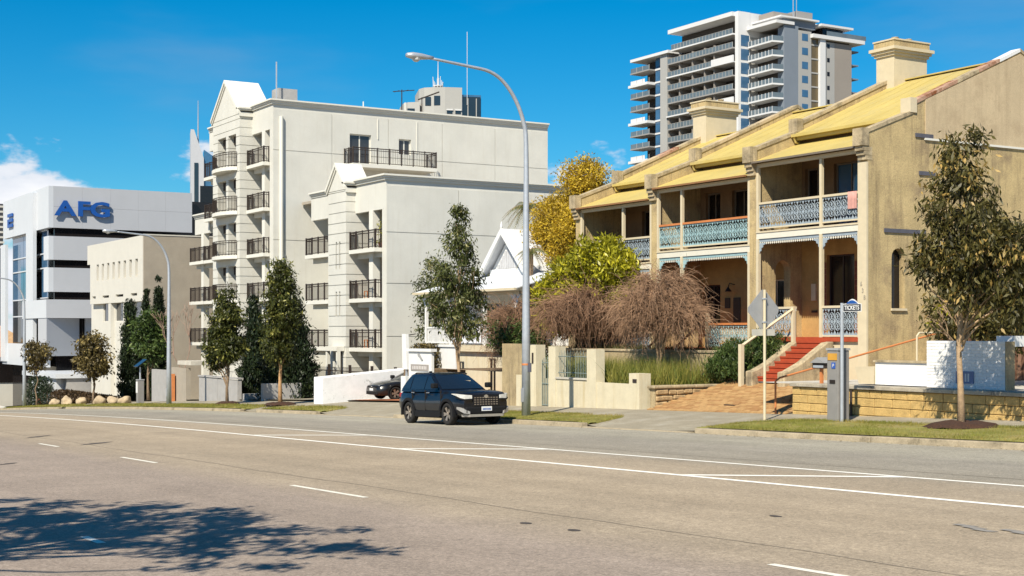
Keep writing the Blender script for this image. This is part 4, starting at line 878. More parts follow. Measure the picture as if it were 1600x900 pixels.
# ------------------------------------------------------------------ white cottage
co = thing('cottage', 'white weatherboard cottage with steep gable and post verandah beside the apartments', 'house', (59, 36, -3.2))
MB().wall_v(55.0, 64.6, -.62, 2.4, 36.5, 36.7, [(58.6, 59.6, -.6, 1.6), (61.0, 62.6, .1, 1.5)]).build('front_wall', M['whitep'], co); opening(co, 'door', 58.6, 59.6, -.6, 1.6, 36.5, mull=0, glass=M['glass_dark']); opening(co, 'window', 61.0, 62.6, .1, 1.5, 36.5)
B('side_wall', M['whitep'], co, 54.8, 55.0, 36.5, 46, .6, 2.4); B('side_plinth', M['stain'], co, 54.78, 55.0, 36.5, 46, -3.4, .597)
B('verandah_floor', M['post'], co, 55.0, 64.3, 33.9, 36.49, -.72, -.6); B('floor_beam', M['post'], co, 55.0, 64.3, 33.8, 33.897, -.9, -.6)
MB().wall_v(55.0, 64.3, -3.8, -.73, 34.0, 34.3, [(57.4, 58.1, -3.2, -1.2), (60.4, 61.2, -2.4, -1.4)]).build('lower_wall', M['garden_wall'], co); opening(co, 'lower_door', 57.4, 58.1, -3.2, -1.2, 34.0, glass=M['glass_dark']); opening(co, 'lower_window', 60.4, 61.2, -2.4, -1.4, 34.0)
MB().hexa([(54.7, 33.5, 2.0), (64.7, 33.5, 2.0), (64.0, 36.6, 2.85), (54.9, 36.6, 2.85), (54.7, 33.5, 2.05), (64.7, 33.5, 2.05), (64.0, 36.6, 2.9), (54.9, 36.6, 2.9)]).build('verandah_roof', mat('pale_iron_roof', (.62, .64, .66), .5, .06, 1), co)
B('verandah_gutter', M['post'], co, 54.7, 64.7, 33.38, 33.497, 1.93, 2.04); B('verandah_beam', M['post'], co, 55, 64.3, 33.82, 33.94, 1.75, 1.92)
for uc in (55.4, 58.2, 61.5, 64.1):
    B('post', M['whitep'], co, uc-.07, uc+.07, 33.82, 33.96, -.6, 1.75)
    for s in (-1, 1): MB().prism_v([(uc+s*.07, 1.75), (uc+s*.5, 1.75), (uc+s*.25, 1.55), (uc+s*.07, 1.2)], 33.86, 33.92).build('post_bracket', M['whitep'], co)
for a, c in ((55.5, 58.1), (58.3, 61.4), (61.6, 64.0)):
    mb = MB().box(a, c, 33.85, 33.93, .22, .3).box(a, c, 33.86, 33.92, -.52, -.46)
    for k in range(int((c-a)/.13)): x = a+.06+k*.13; mb.box(x-.03, x+.03, 33.875, 33.905, -.46, .22)
    mb.build('balustrade', M['whitep'], co)
B('banner', mat('white_vinyl_sheet', (.8, .81, .84), .5, .03, 2), co, 58.4, 61.3, 33.78, 33.80, -.5, .28)
gc, gw, gz0, gz1 = 60.3, 2.75, 2.2, 4.85
MB().prism_v([(gc-gw, gz0), (gc+gw, gz0), (gc, gz1)], 36.55, 45).build('gable_body', M['whitep'], co)
for k in range(18):
    x = gc-1.9+k*.225; top = gz1-.45-abs(x-gc)*(gz1-gz0)/gw; 
    if top > 3.25: B('gable_board', mat('gable_board_grey', (.45, .45, .46), .7, .1, 3), co, x-.095, x+.095, 36.48, 36.53, 3.2, top)
B('gable_band', M['whitep'], co, gc-1.75, gc+1.75, 36.42, 36.545, 2.7, 3.18)
for s in (-1, 1):
    e = gc+s*(gw+.35); ez = gz0-.33
    MB().prism_v([(e, ez), (gc, gz1), (gc, gz1+.34), (e, ez+.34)], 36.0, 36.12).build('bargeboard', M['whitep'], co)
    MB().hexa([(e, 36.13, ez+.22), (gc, 36.13, gz1+.22), (gc, 45, gz1+.22), (e, 45, ez+.22), (e, 36.13, ez+.3), (gc, 36.13, gz1+.3), (gc, 45, gz1+.3), (e, 45, ez+.3)]).build('gable_roof', mat('iron_roof', (.55, .56, .58), .5, .06, 1), co)
MB().lathe((gc, 36.05, gz1+.3), [(.05, 0), (.07, .1), (.02, .35)], 8).build('finial', M['whitep'], co)
# ------------------------------------------------------------------ yards and walls in front of the terraces
def zyard(u, v): return zr(u)+.45
sheet([4, 15, 24, 31.2, 33.2], [28.9, 33, 38, 46], lambda u, v: -1.5, 'yard_ground', M['conc'], kind='structure')
sheet(arange(47.9, 160, 4), [28.6, 31, 34, 38, 60], zyard, 'yard_ground', M['footpath'], kind='structure')
sheet([38.3, 41, 44, 47.8], [28.8, 30, 32.1], lambda u, v: -1.88, 'garden_bed', M['soil'], kind='structure')
sheet([38.9, 44, 50.2], [32.2, 33.5], lambda u, v: -.7, 'garden_terrace', M['soil'], kind='structure')
sheet([50.3, 53, 56], [30, 34, 44], lambda u, v: -1.6, 'garden_bed', M['soil'], kind='structure')
# brick driveway
def zd(u, v): q = min(1, max(0, (v-28.3)/3.5)); return (zf(u, 28.3)+.01)*(1-q)-1.64*q
dw = sheet(arange(31.25, 38.0, 1), [28.3, 29.5, 31, 31.8, 33.5], lambda u, v: zd(u, v)-.02, 'brick_driveway', M['joint'], kind='structure', label='tan brick driveway sloping up to the terraces')
pav = [MB(), MB(), MB()]; row = 0; v = 28.32
while v < 33.4:
    u = 31.27+(row % 2)*.16
    while u < 37.8:
        h = random.uniform(0, .012); a, c, d, e = u+.009, u+.311, v+.009, v+.151
        random.choice(pav).add([(a, d, zd(a, d)+h), (c, d, zd(c, d)+h), (c, e, zd(c, e)+h), (a, e, zd(a, e)+h), (a, d, zd(a, d)-.03), (c, d, zd(c, d)-.03), (c, e, zd(c, e)-.03), (a, e, zd(a, e)-.03)], [(0, 1, 2, 3), (0, 4, 5, 1), (1, 5, 6, 2), (3, 7, 4, 0), (2, 6, 7, 3)])
        u += .32
    v += .16; row += 1
for q, cl in zip(pav, ((.36, .21, .085), (.40, .24, .1), (.31, .165, .065))): q.build('pavers', mat('paver_%d' % int(cl[0]*100), cl, .9, .15, 5, .3, 40, speck=.1), dw, kind='stuff')
B('drain_grate', M['iron'], dw, 34.35, 34.85, 29.0, 29.25, zd(34.6, 29.1)-.02, zd(34.6, 29.1)+.012)
sheet(arange(56.3, 61.9, 1), [28.6, 31, 36], lambda u, v: zyard(u, v)+.012, 'red_driveway', M['paver_red'], kind='structure')

def block_wall(th, u0, u1, v, ztop, zfoot, hh, ll, m, depth=.28, jit=.012, name='stone_block', mort=M['joint']):
    """coursed blocks facing the street; each block its own piece with recessed joints"""
    B('wall_core', mort, th, u0+.02, u1-.02, v+.03, v+depth, zfoot, ztop-.01)
    pr = []
    for k in range(5):
        w = ll*(.8+.12*k); mb = MB().box(-w/2+.008, w/2-.008, -jit*random.random(), depth*.5, .006, hh-.006); pr.append((w, proto(mb, name, m)))
        pr[-1][1].modifiers.new('bevel', 'BEVEL').width = .015
    z = ztop-hh; row = 0
    while z > zfoot-hh*.9:
        u = u0+(0 if row % 2 else -.0)
        first = True
        while u < u1-.05:
            w, p = random.choice(pr); s = 1
            if first and row % 2: s = .55
            if u+w*s > u1-.12: s = (u1-u)/w
            inst(p, th, (u+w*s/2, v, z), scale=(s, 1, 1)); u += w*s; first = False
        z -= hh; row += 1
rw = thing('retaining_wall', 'low golden limestone block retaining wall with concrete cap along the footpath', 'wall', (25, 28.6, -2.4))
block_wall(rw, 17.5, 31.15, 28.5, -1.56, -2.75, .235, .56, M['lime'])
u = 17.5
while u < 31.1: ln = min(random.uniform(1.1, 1.6), 31.2-u); B('cap_slab', M['cap'], rw, u+.005, u+ln-.005, 28.42, 29.0, -1.555, -1.45, bevel=.015); u += ln
MB().tube([(28.75, 28.46, -1.58), (28.75, 28.46, -2.35)], .035, 6).build('drain_pipe', M['iron'], rw)
# rubble wall on the left of the driveway
sw = thing('stone_wall', 'mossy rubble stone wall edging the left side of the brick driveway', 'wall', (38.15, 30.5, -2.4))
B('wall_core', M['stain'], sw, 38.03, 38.3, 28.7, 32.3, -2.9, -1.86)
mb = MB().box(-.05, .05, -.24, .24, .01, .19); stp_ = proto(mb, 'rubble_stone', mat('rubble', (.36, .25, .13), .95, .3, 4, .6, 20, speck=.2, blotch=(.14, .11, .07))); stp_.modifiers.new('bevel', 'BEVEL').width = .04
for r_ in range(4):
    v = 28.72-.15*(r_ % 2)
    while v < 32.1:
        s = random.uniform(.6, 1.1); inst(stp_, sw, (38.0, max(28.72, v)+.24*s, -2.08-r_*.2+random.uniform(-.02, .02)), (random.uniform(-.06, .06), 0, random.uniform(-.1, .1)), (1, s, random.uniform(.9, 1.02))); v += .5*s
B('cap_slab', M['coping_grey'], sw, 37.93, 38.36, 28.6, 32.4, -1.86, -1.76, bevel=.03)
# garden retaining wall behind the bed
gw_ = thing('garden_wall', 'long stained garden retaining wall behind the dry grasses', 'wall', (44, 32.1, -1.9)); B('wall_face', M['stain'], gw_, 38.5, 49.6, 32.0, 32.25, -3, -.72); B('wall_cap', M['coping_grey'], gw_, 38.45, 49.7, 31.96, 32.3, -.718, -.62, bevel=.02)
# cream front fence: low wall, pillars, barred opening, gate
fw = thing('front_fence', 'cream rendered front fence with stepped top, barred opening and letterbox pillar', 'fence', (42, 28.6, -2.7))
VF = 28.45; M['gate_iron'] = mat('gate_iron', (.16, .2, .19), .6, .1, 6)
def fu(px): return uu(px, VF)
def fz_(py, u): return zz(py, u, VF)
B('letterbox_pillar', M['garden_wall'], fw, fu(1000), fu(984), VF-.03, VF+.45, -3, -1.37); B('letter_slot', M['iron'], fw, fu(996), fu(990), VF-.05, VF-.032, -1.68, -1.56)
B('low_wall', M['garden_wall'], fw, fu(984), fu(932), VF, VF+.22, -3, -1.74)
B('pillar', M['garden_wall'], fw, fu(932), fu(918), VF-.03, VF+.35, -3, -.58); B('panel_wall', M['garden_wall'], fw, fu(918), fu(869), VF, VF+.22, -3.1, -1.68); B('sill', M['conc'], fw, fu(918), fu(869), VF-.04, VF+.26, -1.679, -1.62)
B('pillar', M['garden_wall'], fw, fu(869), fu(858), VF-.03, VF+.42, -3.1, -.5)
mb = MB(); a, c = fu(918), fu(869)
for k in range(19): x = a+.08+(c-a-.16)*k/18; mb.bar((x, VF+.1, -1.62), (x, VF+.1, -.72+.08*(k % 2)), .011)
mb.bar((a, VF+.1, -1.45), (c, VF+.1, -1.45), .016).bar((a, VF+.1, -.86), (c, VF+.1, -.86), .016); mb.build('iron_bars', M['gate_iron'], fw)
B('gate_pillar', M['garden_wall'], fw, fu(838), fu(826), VF-.02, VF+.4, -3.2, -.45); B('gate_slot', M['iron'], fw, fu(833)-.06, fu(833)+.04, VF-.04, VF-.021, -1.15, -.75)
gt = MB(); a, c = fu(858)+.02, fu(838)-.02
for k in range(8): x = a+(c-a)*k/7; gt.bar((x, VF+.25, -2.8), (x, VF+.25, -1.0+.12*math.sin(math.pi*k/7)), .014)
for z in (-2.7, -1.9, -1.12): gt.bar((a, VF+.25, z), (c, VF+.25, z), .02)
gt.build('gate', M['gate_iron'], fw); B('gate_board', mat('gate_board', (.34, .31, .22), .8, .2, 3), fw, (a+c)/2, c, VF+.28, VF+.31, -2.8, -1.7)
B('tall_wall', M['stain'], fw, fu(825), fu(784), VF+.02, VF+.3, -3.3, -.42); B('tall_wall_lower', M['garden_wall'], fw, fu(825), fu(807), VF-.01, VF+.018, -3.3, -1.6)
# white brick wall with plaque, beside it two lower white walls
wb = thing('brick_wall', 'whitewashed brick wall panel with blue number plaque above the limestone wall', 'wall', (25.5, 29.4, -1.46))
ub0, ub1, vb = 24.2, 26.8, 29.3
B('wall_core', M['mortarw'], wb, ub0+.02, ub1-.01, vb+.008, vb+.3, -1.46, -.215)
bp = proto(MB().box(-.114, .114, -.004, .1, .003, .077), 'brick', M['brickw']); bp.modifiers.new('bevel', 'BEVEL').width = .006
for r_ in range(15):
    for k in range(12):
        x = ub0+.02+.236*k+(.118 if r_ % 2 else 0)
        if x+.1 < ub1+.05: inst(bp, wb, (min(x+.114, ub1-.114), vb+random.uniform(0, .006), -1.455+r_*.083))
B('end_pier', M['stain'], wb, ub0-.02, ub0+.018, vb-.0, vb+.32, -1.46, -.22); B('pier_cap', M['whitep'], wb, 24.2, 24.75, vb+.31, vb+.7, -.35, -.08)
plq = B('plaque', mat('plaque_blue', (.14, .18, .3), .4, .1, 5), wb, 25.2, 25.78, vb-.03, vb-.009, -1.32, -1.0)
for x, w, cl in ((25.36, .05, (.6, .58, .55)), (25.45, .05, (.6, .58, .55)), (25.58, .09, (.6, .45, .2))): B('plaque_stripe', mat('stripe%d' % int(x*100), cl, .5, .1, 9), plq, x-w/2, x+w/2, vb-.036, vb-.031, -1.27, -1.06)
lw = thing('low_wall', 'low white painted wall left of the plaque wall', 'wall', (28, 29.9, -1.46)); B('wall_body', M['brickw'], lw, 26.83, 29.1, 29.75, 30.0, -1.46, -.83); B('wall_top', M['coping_grey'], lw, 26.83, 29.15, 29.7, 30.05, -.828, -.77)
MB().hexa([(29.15, 29.75, -1.46), (29.75, 29.75, -1.46), (29.75, 30.2, -1.46), (29.15, 30.2, -1.46), (29.12, 29.7, -.95), (29.85, 29.7, -.98), (29.85, 30.25, -.98), (29.12, 30.25, -.95)]).build('planter', M['post'], lw)
lw2 = thing('low_wall', 'white stepped garden wall cut by the right edge of the picture', 'wall', (22, 30.6, -1.46)); B('wall_body', M['brickw'], lw2, 18, 23.9, 30.4, 30.7, -1.46, -1.0); B('upper_body', M['brickw'], lw2, 18, 24.0, 31.6, 31.9, -1.46, -.45); B('grass_step', M['turf'], lw2, 18, 24, 30.71, 31.59, -1.2, -.95)
# paling fence
pf = thing('paling_fence', 'dark weathered timber paling fence beside the sandy side wall', 'fence', (29, 36.6, -1.5))
for z in (-.9, .2): B('fence_rail', M['fencewood'], pf, 24.5, 33.0, 36.64, 36.7, z, z+.08)
pp = [proto(MB().prism_v([(-w/2, 0), (w/2, 0), (w/2, 2.1), (0, 2.17), (-w/2, 2.1)], -.01, .01), 'paling', m) for w, m in ((.11, M['fencewood']), (.1, M['fencewood']), (.12, mat('pale_paling', (.2, .11, .07), .9, .35, 3)))]
u = 24.6
while u < 33.0: inst(random.choice(pp), pf, (u, 36.62, -1.5+random.uniform(-.05, .06)), (0, random.uniform(-.012, .012), 0)); u += .128
# handrails
r1 = thing('handrail', 'long rusty orange pipe handrail climbing beside the brick driveway', 'handrail', (31.6, 28.6, -2.4))
MB().tube([(31.6, 28.25, zd(31.6, 28.3)), (31.6, 28.25, -1.42), (31.6, 28.42, -1.32), (31.6, 35.4, .06)], .03, 8).build('rail', M['orange'], r1)
for v in (31.1, 35.3): MB().tube([(31.6, v, -2.0), (31.6, v, -1.32+(v-28.42)*.1977)], .025, 6).build('rail_post', M['orange'], r1)
r2 = thing('handrail', 'cream pipe hoop handrail against the sandy side wall', 'handrail', (31.3, 33.8, -1.5))
MB().tube([(31.4, 33.9, -1.5), (31.4, 33.9, -.1), (31.4, 34.0, .0), (31.4, 36.0, .0)], .03, 8).build('rail', M['post'], r2); MB().tube([(31.2, 34.2, -1.5), (31.2, 34.2, -.85), (31.2, 34.3, -.78), (31.2, 36.0, -.78)], .03, 8).build('lower_rail', M['post'], r2)
# ------------------------------------------------------------------ letterbox, signs, ticket machines, lamps
lb = thing('letterbox', 'small gabled metal letterbox on a post above the limestone wall', 'letterbox', (30.2, 28.75, -1.45))
B('post', M['orange'], lb, 30.16, 30.24, 28.7, 28.78, -1.45, -1.02); MB().box(29.95, 30.45, 28.62, 28.9, -1.02, -.86).build('box', M['iron'], lb)
MB().prism_v([(29.9, -.86), (30.5, -.86), (30.2, -.70)], 28.56, 28.96).build('lid', mat('letterbox_grey', (.25, .25, .25), .5, .1, 6), lb); B('flap', M['steel'], lb, 30.0, 30.4, 28.6, 28.618, -1.0, -.93)
ds = thing('road_sign', 'back of a grey diamond road sign on a white post by the kerb', 'sign', (30.2, 26.6, zf(30.2, 26.6)))
u0, v0 = 30.2, 26.6; zb = zf(u0, v0)
MB().tube([(u0, v0, zb-.2), (u0, v0, 1.2)], .04, 10).build('post', M['post'], ds)
dm = MB(); R_, ch = .62, .06; pts = []
for k in range(4):
    a = math.pi/2*k; ca, sa = math.cos(a), math.sin(a); tx, tz = -sa, ca
    for s in (-1, 1): pts.append((v0+ca*(R_-ch)+tx*s*ch, .64+sa*(R_-ch)+tz*s*ch))
dm.prism_u(pts, u0+.055, u0+.06).build('sign_plate', mat('sign_back', (.36, .36, .36), .5, .08, 5, metal=.2), ds)
B('supplementary_plate', mat('sign_back_pale', (.5, .48, .42), .5, .08, 5), ds, u0+.05, u0+.055, v0-.42, v0+.42, -.08, .1)
for z in (.3, .95): B('clamp', M['steel'], ds, u0-.045, u0+.052, v0-.05, v0+.05, z-.02, z+.02)
def ticket_machine(label, u, v, h=1.9, w=.42, solar=False):
    z = zf(u, v)+.0; t = thing('ticket_machine', label, 'ticket machine', (u, v, z))
    MB().box(u-w/2, u+w/2, v-.2, v+.2, z-.1, z+h-.02).build('cabinet', mat('machine_grey', (.22, .21, .2), .5, .08, 4), t, bevel=.02)
    B('cap', mat('machine_cap', (.3, .3, .3), .5, .05, 4), t, u-w/2-.02, u+w/2+.02, v-.22, v+.22, z+h-.02, z+h+.04)
    B('label_panel', mat('machine_orange', (.5, .26, .04), .5, .08, 4), t, u-w/2+.04, u+w/2-.04, v-.215, v-.202, z+h-.28, z+h-.1)
    B('parking_disc', mat('machine_blue', (.03, .09, .35), .4, .05, 4), t, u-w/2+.1, u-w/2+.24, v-.213, v-.202, z+h-.5, z+h-.34); text_obj('parking_letter', 'P', .13, M['whitep'], t, (u-w/2+.17, v-.216, z+h-.465), FRONT, .002)
    B('slot', M['dark'], t, u-.1, u+.1, v-.213, v-.202, z+1.0, z+1.1)
    return t, z
tm, z_ = ticket_machine('grey parking ticket machine standing on the footpath by the limestone wall', 27.75, 27.0)
ts = thing('tickets_sign', 'blue and white TICKETS sign on a thin steel pole beside the ticket machine', 'sign', (27.35, 26.75, z_))
MB().tube([(27.35, 26.75, z_-.1), (27.35, 26.75, .78)], .045, 10).build('pole', M['steel'], ts)
sb_ = MB(); ar = [(26.66+.1+.4*k/10, .77+.11*math.sin(math.pi*k/10)) for k in range(11)]
sb_.prism_v([(27.3, .55), (26.64, .55), (26.64, .75)]+ar+[(27.3, .75)], 26.735, 26.745).build('sign_plate', M['whitep'], ts)
B('sign_band', mat('sign_black', (.02, .02, .03), .4, .05, 4), ts, 26.66, 27.28, 26.728, 26.733, .57, .74); MB().prism_v([(26.72+.42*k/10+.04, .757+.09*math.sin(math.pi*k/10)) for k in range(11)], 26.728, 26.733).build('sign_crest', M['signblue'], ts)
text_obj('sign_text', 'TICKETS', .155, M['whitep'], ts, (26.97, 26.722, .60), FRONT, .003, .003, .92)
tm2, z_ = ticket_machine('slim grey parking meter with tilted solar panel under the cypresses', uu(219, 26.2), 26.2, 1.5, .35)
uq = uu(219, 26.2); MB().tube([(uq, 26.2, z_+1.5), (uq, 26.2, z_+2.3)], .05, 6).build('mast', M['steel'], tm2); MB().hexa([(uq-.4, 25.9, z_+2.3), (uq+.4, 25.9, z_+2.3), (uq+.4, 26.5, z_+2.75), (uq-.4, 26.5, z_+2.75), (uq-.4, 25.9, z_+2.34), (uq+.4, 25.9, z_+2.34), (uq+.4, 26.5, z_+2.79), (uq-.4, 26.5, z_+2.79)]).build('solar_panel', M['glass'], tm2); B('white_panel', M['whitep'], tm2, uq-.16, uq+.16, 25.98, 25.998, z_+.7, z_+1.4)
M['lamphead'] = mat('lamp_head', (.5, .52, .55), .4, .08, 5, metal=.5)
def lamp(label, px, v, s=1.0, r=1.0):
    u = uu(px, v); z = zf(u, v); t = thing('street_lamp', label, 'street lamp', (u, v, z), 'street lamps along the far kerb')
    path = [(0, -.2, .155), (0, 3, .13), (0, 6, .105), (0, 9.0, .078), (.1, 9.8, .07), (.4, 10.5, .064), (.85, 11.05, .06), (1.4, 11.36, .056), (2.2, 11.46, .05), (3.6, 11.58, .042)]
    fine = path[:3]
    for i in range(2, len(path)-1):
        p0, p1, p2, p3 = path[i-1], path[i], path[i+1], path[min(i+2, len(path)-1)]
        for q in (.25, .5, .75, 1.0): fine.append(tuple(.5*(2*p1[k]+(p2[k]-p0[k])*q+(2*p0[k]-5*p1[k]+4*p2[k]-p3[k])*q*q+(3*p1[k]-p0[k]-3*p2[k]+p3[k])*q**3) for k in range(3)))
    path = fine
    MB().tube([(u, v-a*s, z+b*s) for a, b, _ in path], [c*r for _, _, c in path], 12).build('pole', M['steel'], t, smooth=True)
    hd = MB(); secs = [(3.5, .05, .05), (3.7, .09, .07), (3.95, .14, .1), (4.25, .15, .11), (4.45, .1, .07)]; k = 10
    vs_ = [(u+w*math.cos(2*math.pi*j/k), v-a*s, z+11.6*s+h*math.sin(2*math.pi*j/k)) for a, w, h in secs for j in range(k)]
    hd.add(vs_, [(i*k+j, i*k+(j+1) % k, (i+1)*k+(j+1) % k, (i+1)*k+j) for i in range(4) for j in range(k)]+[tuple(range(k)), tuple(4*k+j for j in range(k))]); ho = hd.build('lamp_head', M['lamphead'], t, smooth=True)
    MB().lathe((u, v-4.12*s, z+11.42*s), [(.06, 0), (.12, .05), (.13, .12)], 10).build('lens', mat('lamp_lens', (.5, .5, .48), .2, .05, 3), ho)
    B('access_door', M['lamphead'], t, u-.06, u+.06, v-.165, v-.13, z+.5, z+.95)
    return t, u, z
t1, ul, zl = lamp('tall curved grey street lamp standing in front of the parked dark SUV', 822, 25.0)
MB().tube([(ul, 25.0, zl+1.72), (ul, 25.0, zl+1.78)], .147, 12).build('orange_band', M['orange'], t1); B('number_plate', M['lead'], t1, ul-.34, ul-.12, 24.98, 25.0, zl+1.5, zl+1.8)
lamp('curved street lamp between the taupe office wall and the cypresses', 264, 25.6, .85)
lamp('curved street lamp at the far left in front of the white office', 38, 25.6, .89)
# ------------------------------------------------------------------ cottage sign, white wall, fences further down
cs = thing('sign_board', 'white cottage signboard with grey lettering strip behind the SUV', 'sign', (54, 28.2, -3.2))
zg = zf(54, 28); 
MB().box(52.9, 55.0, 28.2, 28.32, -2.6, -.8).build('board', M['whitep'], cs); B('board_cap', M['whitep'], cs, 52.8, 55.1, 28.12, 28.4, -.799, -.68)
for uc in (53.0, 54.9): B('leg', M['whitep'], cs, uc-.1, uc+.1, 28.21, 28.31, zg-.1, -2.6)
stp2 = B('lettering_strip', mat('sign_strip', (.3, .27, .25), .6, .1, 5), cs, 53.15, 54.75, 28.17, 28.197, -1.62, -1.35)
for k in range(9): B('lettering_mark', mat('sign_mark', (.55, .52, .5), .6, .1, 5), stp2, 53.3+k*.15, 53.38+k*.15, 28.16, 28.168, -1.56, -1.42)
B('lower_panel', mat('panel_grey', (.5, .49, .48), .6, .05, 5), cs, 53.2, 54.7, 28.17, 28.197, -2.5, -1.8)
MB().prism_v([(54.15, -.85), (53.95, -.9), (53.65, -1.15), (53.75, -1.2), (53.95, -1.05), (54.1, -.98)], 28.17, 28.197).build('emblem', mat('emblem_grey', (.3, .3, .3), .6, .1, 5), cs)
scw = thing('screen_wall', 'small white square screen wall between the signboard and cottage', 'wall', (uu(695, 30.5), 30.5, -3.1)); B('wall_body', M['whitep'], scw, uu(712, 30.5), uu(677, 30.5), 30.5, 30.7, -3.3, zz(542, uu(695, 30.5), 30.5)); B('wall_cap', M['whitep'], scw, uu(712, 30.5)-.06, uu(677, 30.5)+.06, 30.44, 30.76, zz(542, uu(695, 30.5), 30.5)+.002, zz(542, uu(695, 30.5), 30.5)+.1)
wp = thing('white_post', 'tall white painted gatepost at the edge of the hatchback driveway', 'post', (55.7, 28.4, zf(55.7, 28.4))); zq = zf(55.7, 28.4)
MB().hexa([(55.5, 28.3, zq-.1), (55.95, 28.3, zq-.1), (55.95, 28.6, zq-.1), (55.5, 28.6, zq-.1), (55.5, 28.3, -1.9), (55.95, 28.3, -1.9), (55.95, 28.6, -1.9), (55.5, 28.6, -1.9)]).build('shaft', M['whitep'], wp)
MB().hexa([(55.45, 28.35, -1.6), (55.9, 28.35, -1.6), (55.9, 28.5, -1.6), (55.45, 28.5, -1.6), (55.6, 28.35, -.05), (55.95, 28.35, -.05), (55.95, 28.5, -.05), (55.6, 28.5, -.05)]).build('upper_board', M['whitep'], wp); B('strap', M['steel'], wp, 55.6, 55.7, 28.4, 28.47, -1.9, -1.6); MB().tube([(55.7, 28.42, -.12), (58.6, 30.4, -.05)], .025, 5).build('cable_arm', M['iron'], wp)
ww = thing('white_wall', 'whitewashed boundary wall with mossy stains beside the black hatchback', 'wall', (62.8, 29.4, -3.5))
MB().hexa([(62.2, 27.3, -4), (63.2, 27.3, -4), (63.2, 32, -4), (62.2, 32, -4), (62.2, 27.3, -2.12), (63.2, 27.3, -2.12), (63.2, 32, -1.75), (62.2, 32, -1.75)]).build('wall_body', mat('mossy_whitewash', (.72, .72, .72), .9, .08, 3, .5, 20, blotch=(.2, .2, .18), blotch_t=(.6, .72), blotch_scale=1.8), ww, bevel=.03)
pfn = thing('iron_fence', 'brown iron palisade fence in front of the lower apartment block', 'fence', (72, 32.6, -3.4))
mb = MB()
for k in range(100): x = 65+k*.14; mb.bar((x, 32.6, -3.5), (x, 32.6, -1.9), .014, 3)
for z in (-3.3, -2.1): mb.bar((65, 32.6, z), (79, 32.6, z), .025)
mb.build('pickets', M['iron'], pfn)
for k in range(6): B('fence_post', M['iron'], pfn, 65+k*2.75, 65.12+k*2.75, 32.54, 32.66, -4, -1.75)
gw2 = thing('grey_wall', 'grey rendered street wall beneath the leaning street tree', 'wall', (80, 28.5, -4.4))
a, c = uu(371, 28.5), uu(311, 28.5); m_ = (a+c)/2
B('wall_panel', M['greywall'], gw2, a, m_-.02, 28.5, 28.75, -5.5, -2.7); B('wall_panel', M['greywall'], gw2, m_+.02, c, 28.5, 28.75, -5.6, -2.65); B('wall_cap', M['greywall'], gw2, a-.05, c+.05, 28.45, 28.8, -2.64, -2.55)
gs = thing('entry_steps', 'pale concrete entry steps between the grey walls', 'steps', (75, 29, -4.2)); a, c = uu(413, 28.6), uu(388, 28.6)
for k in range(6): B('step', M['conc'], gs, a, c, 28.6+k*.3, 30.6, -4.2+k*.19-.4, -4.1+k*.19)
B('cheek_wall', M['greywall'], gs, a-.35, a-.02, 28.4, 30.6, -5, -2.75); B('cheek_wall', M['greywall'], gs, c+.02, c+.35, 28.4, 30.6, -5, -3.4)
gw3 = thing('grey_wall', 'grey rendered wall right beside the second street lamp', 'wall', (95, 28.5, -5)); a, c = uu(300, 28.5), uu(237, 28.5)
B('wall_panel', M['greywall'], gw3, uu(262, 28.5), c, 28.5, 28.75, -6.2, -2.4); B('pier', M['taupe'], gw3, uu(288, 28.5), uu(263, 28.5), 28.6, 28.9, -6, -2.2); B('timber_post', M['orange'], gw3, uu(271, 28.4), uu(268, 28.4), 28.3, 28.5, -5.6, -2.6); B('canopy', M['conc'], gw3, uu(308, 29), uu(287, 29), 28.6, 30.5, -2.0, -1.75)
gl = thing('lawn_wall', 'low white kerb wall and driveway edge at the far left', 'wall', (128, 26.5, -7)); B('wall_body', M['offwhite'], gl, 120, 140, 26.6, 26.9, -9, -6.5)
# boulders
rk = M['rock'] = mat('limestone_boulder', (.4, .31, .2), .95, .2, 2, .8, 8, speck=.15)
for k, (px, w, h) in enumerate(((85, .7, .55), (104, 1.1, .75), (128, .9, .6), (155, .9, .7), (178, 1.0, .55), (195, .7, .6))):
    v = 26.9; u = uu(px, v); z = zf(u, v); mb = MB(); bmx = bmesh.new(); bmesh.ops.create_icosphere(bmx, subdivisions=3, radius=1)
    P = []
    for q in bmx.verts:
        s = 1+.35*mnoise.noise(q.co*1.3+Vector((k*7.1, 0, 0)))+.1*mnoise.noise(q.co*4+Vector((0, k*3.3, 0)))
        c_ = q.co*s; P.append((u+c_.x*w*.62+.12*c_.z*math.sin(k*2.1), v+c_.y*.4, z+.15+max(-.5, c_.z*.62+.1*c_.x*math.cos(k*1.7))*h))
    F = [tuple(x.index for x in f.verts) for f in bmx.faces]; bmx.free()
    pos = ['leftmost', 'second from left', 'third from left', 'fourth from left', 'second from right', 'rightmost'][k]
    mb.add(P, F).build('boulder', rk, None, smooth=True, label='limestone boulder edging the verge, %s of the row below the hedge' % pos, cat='boulder', group='boulders on the verge')
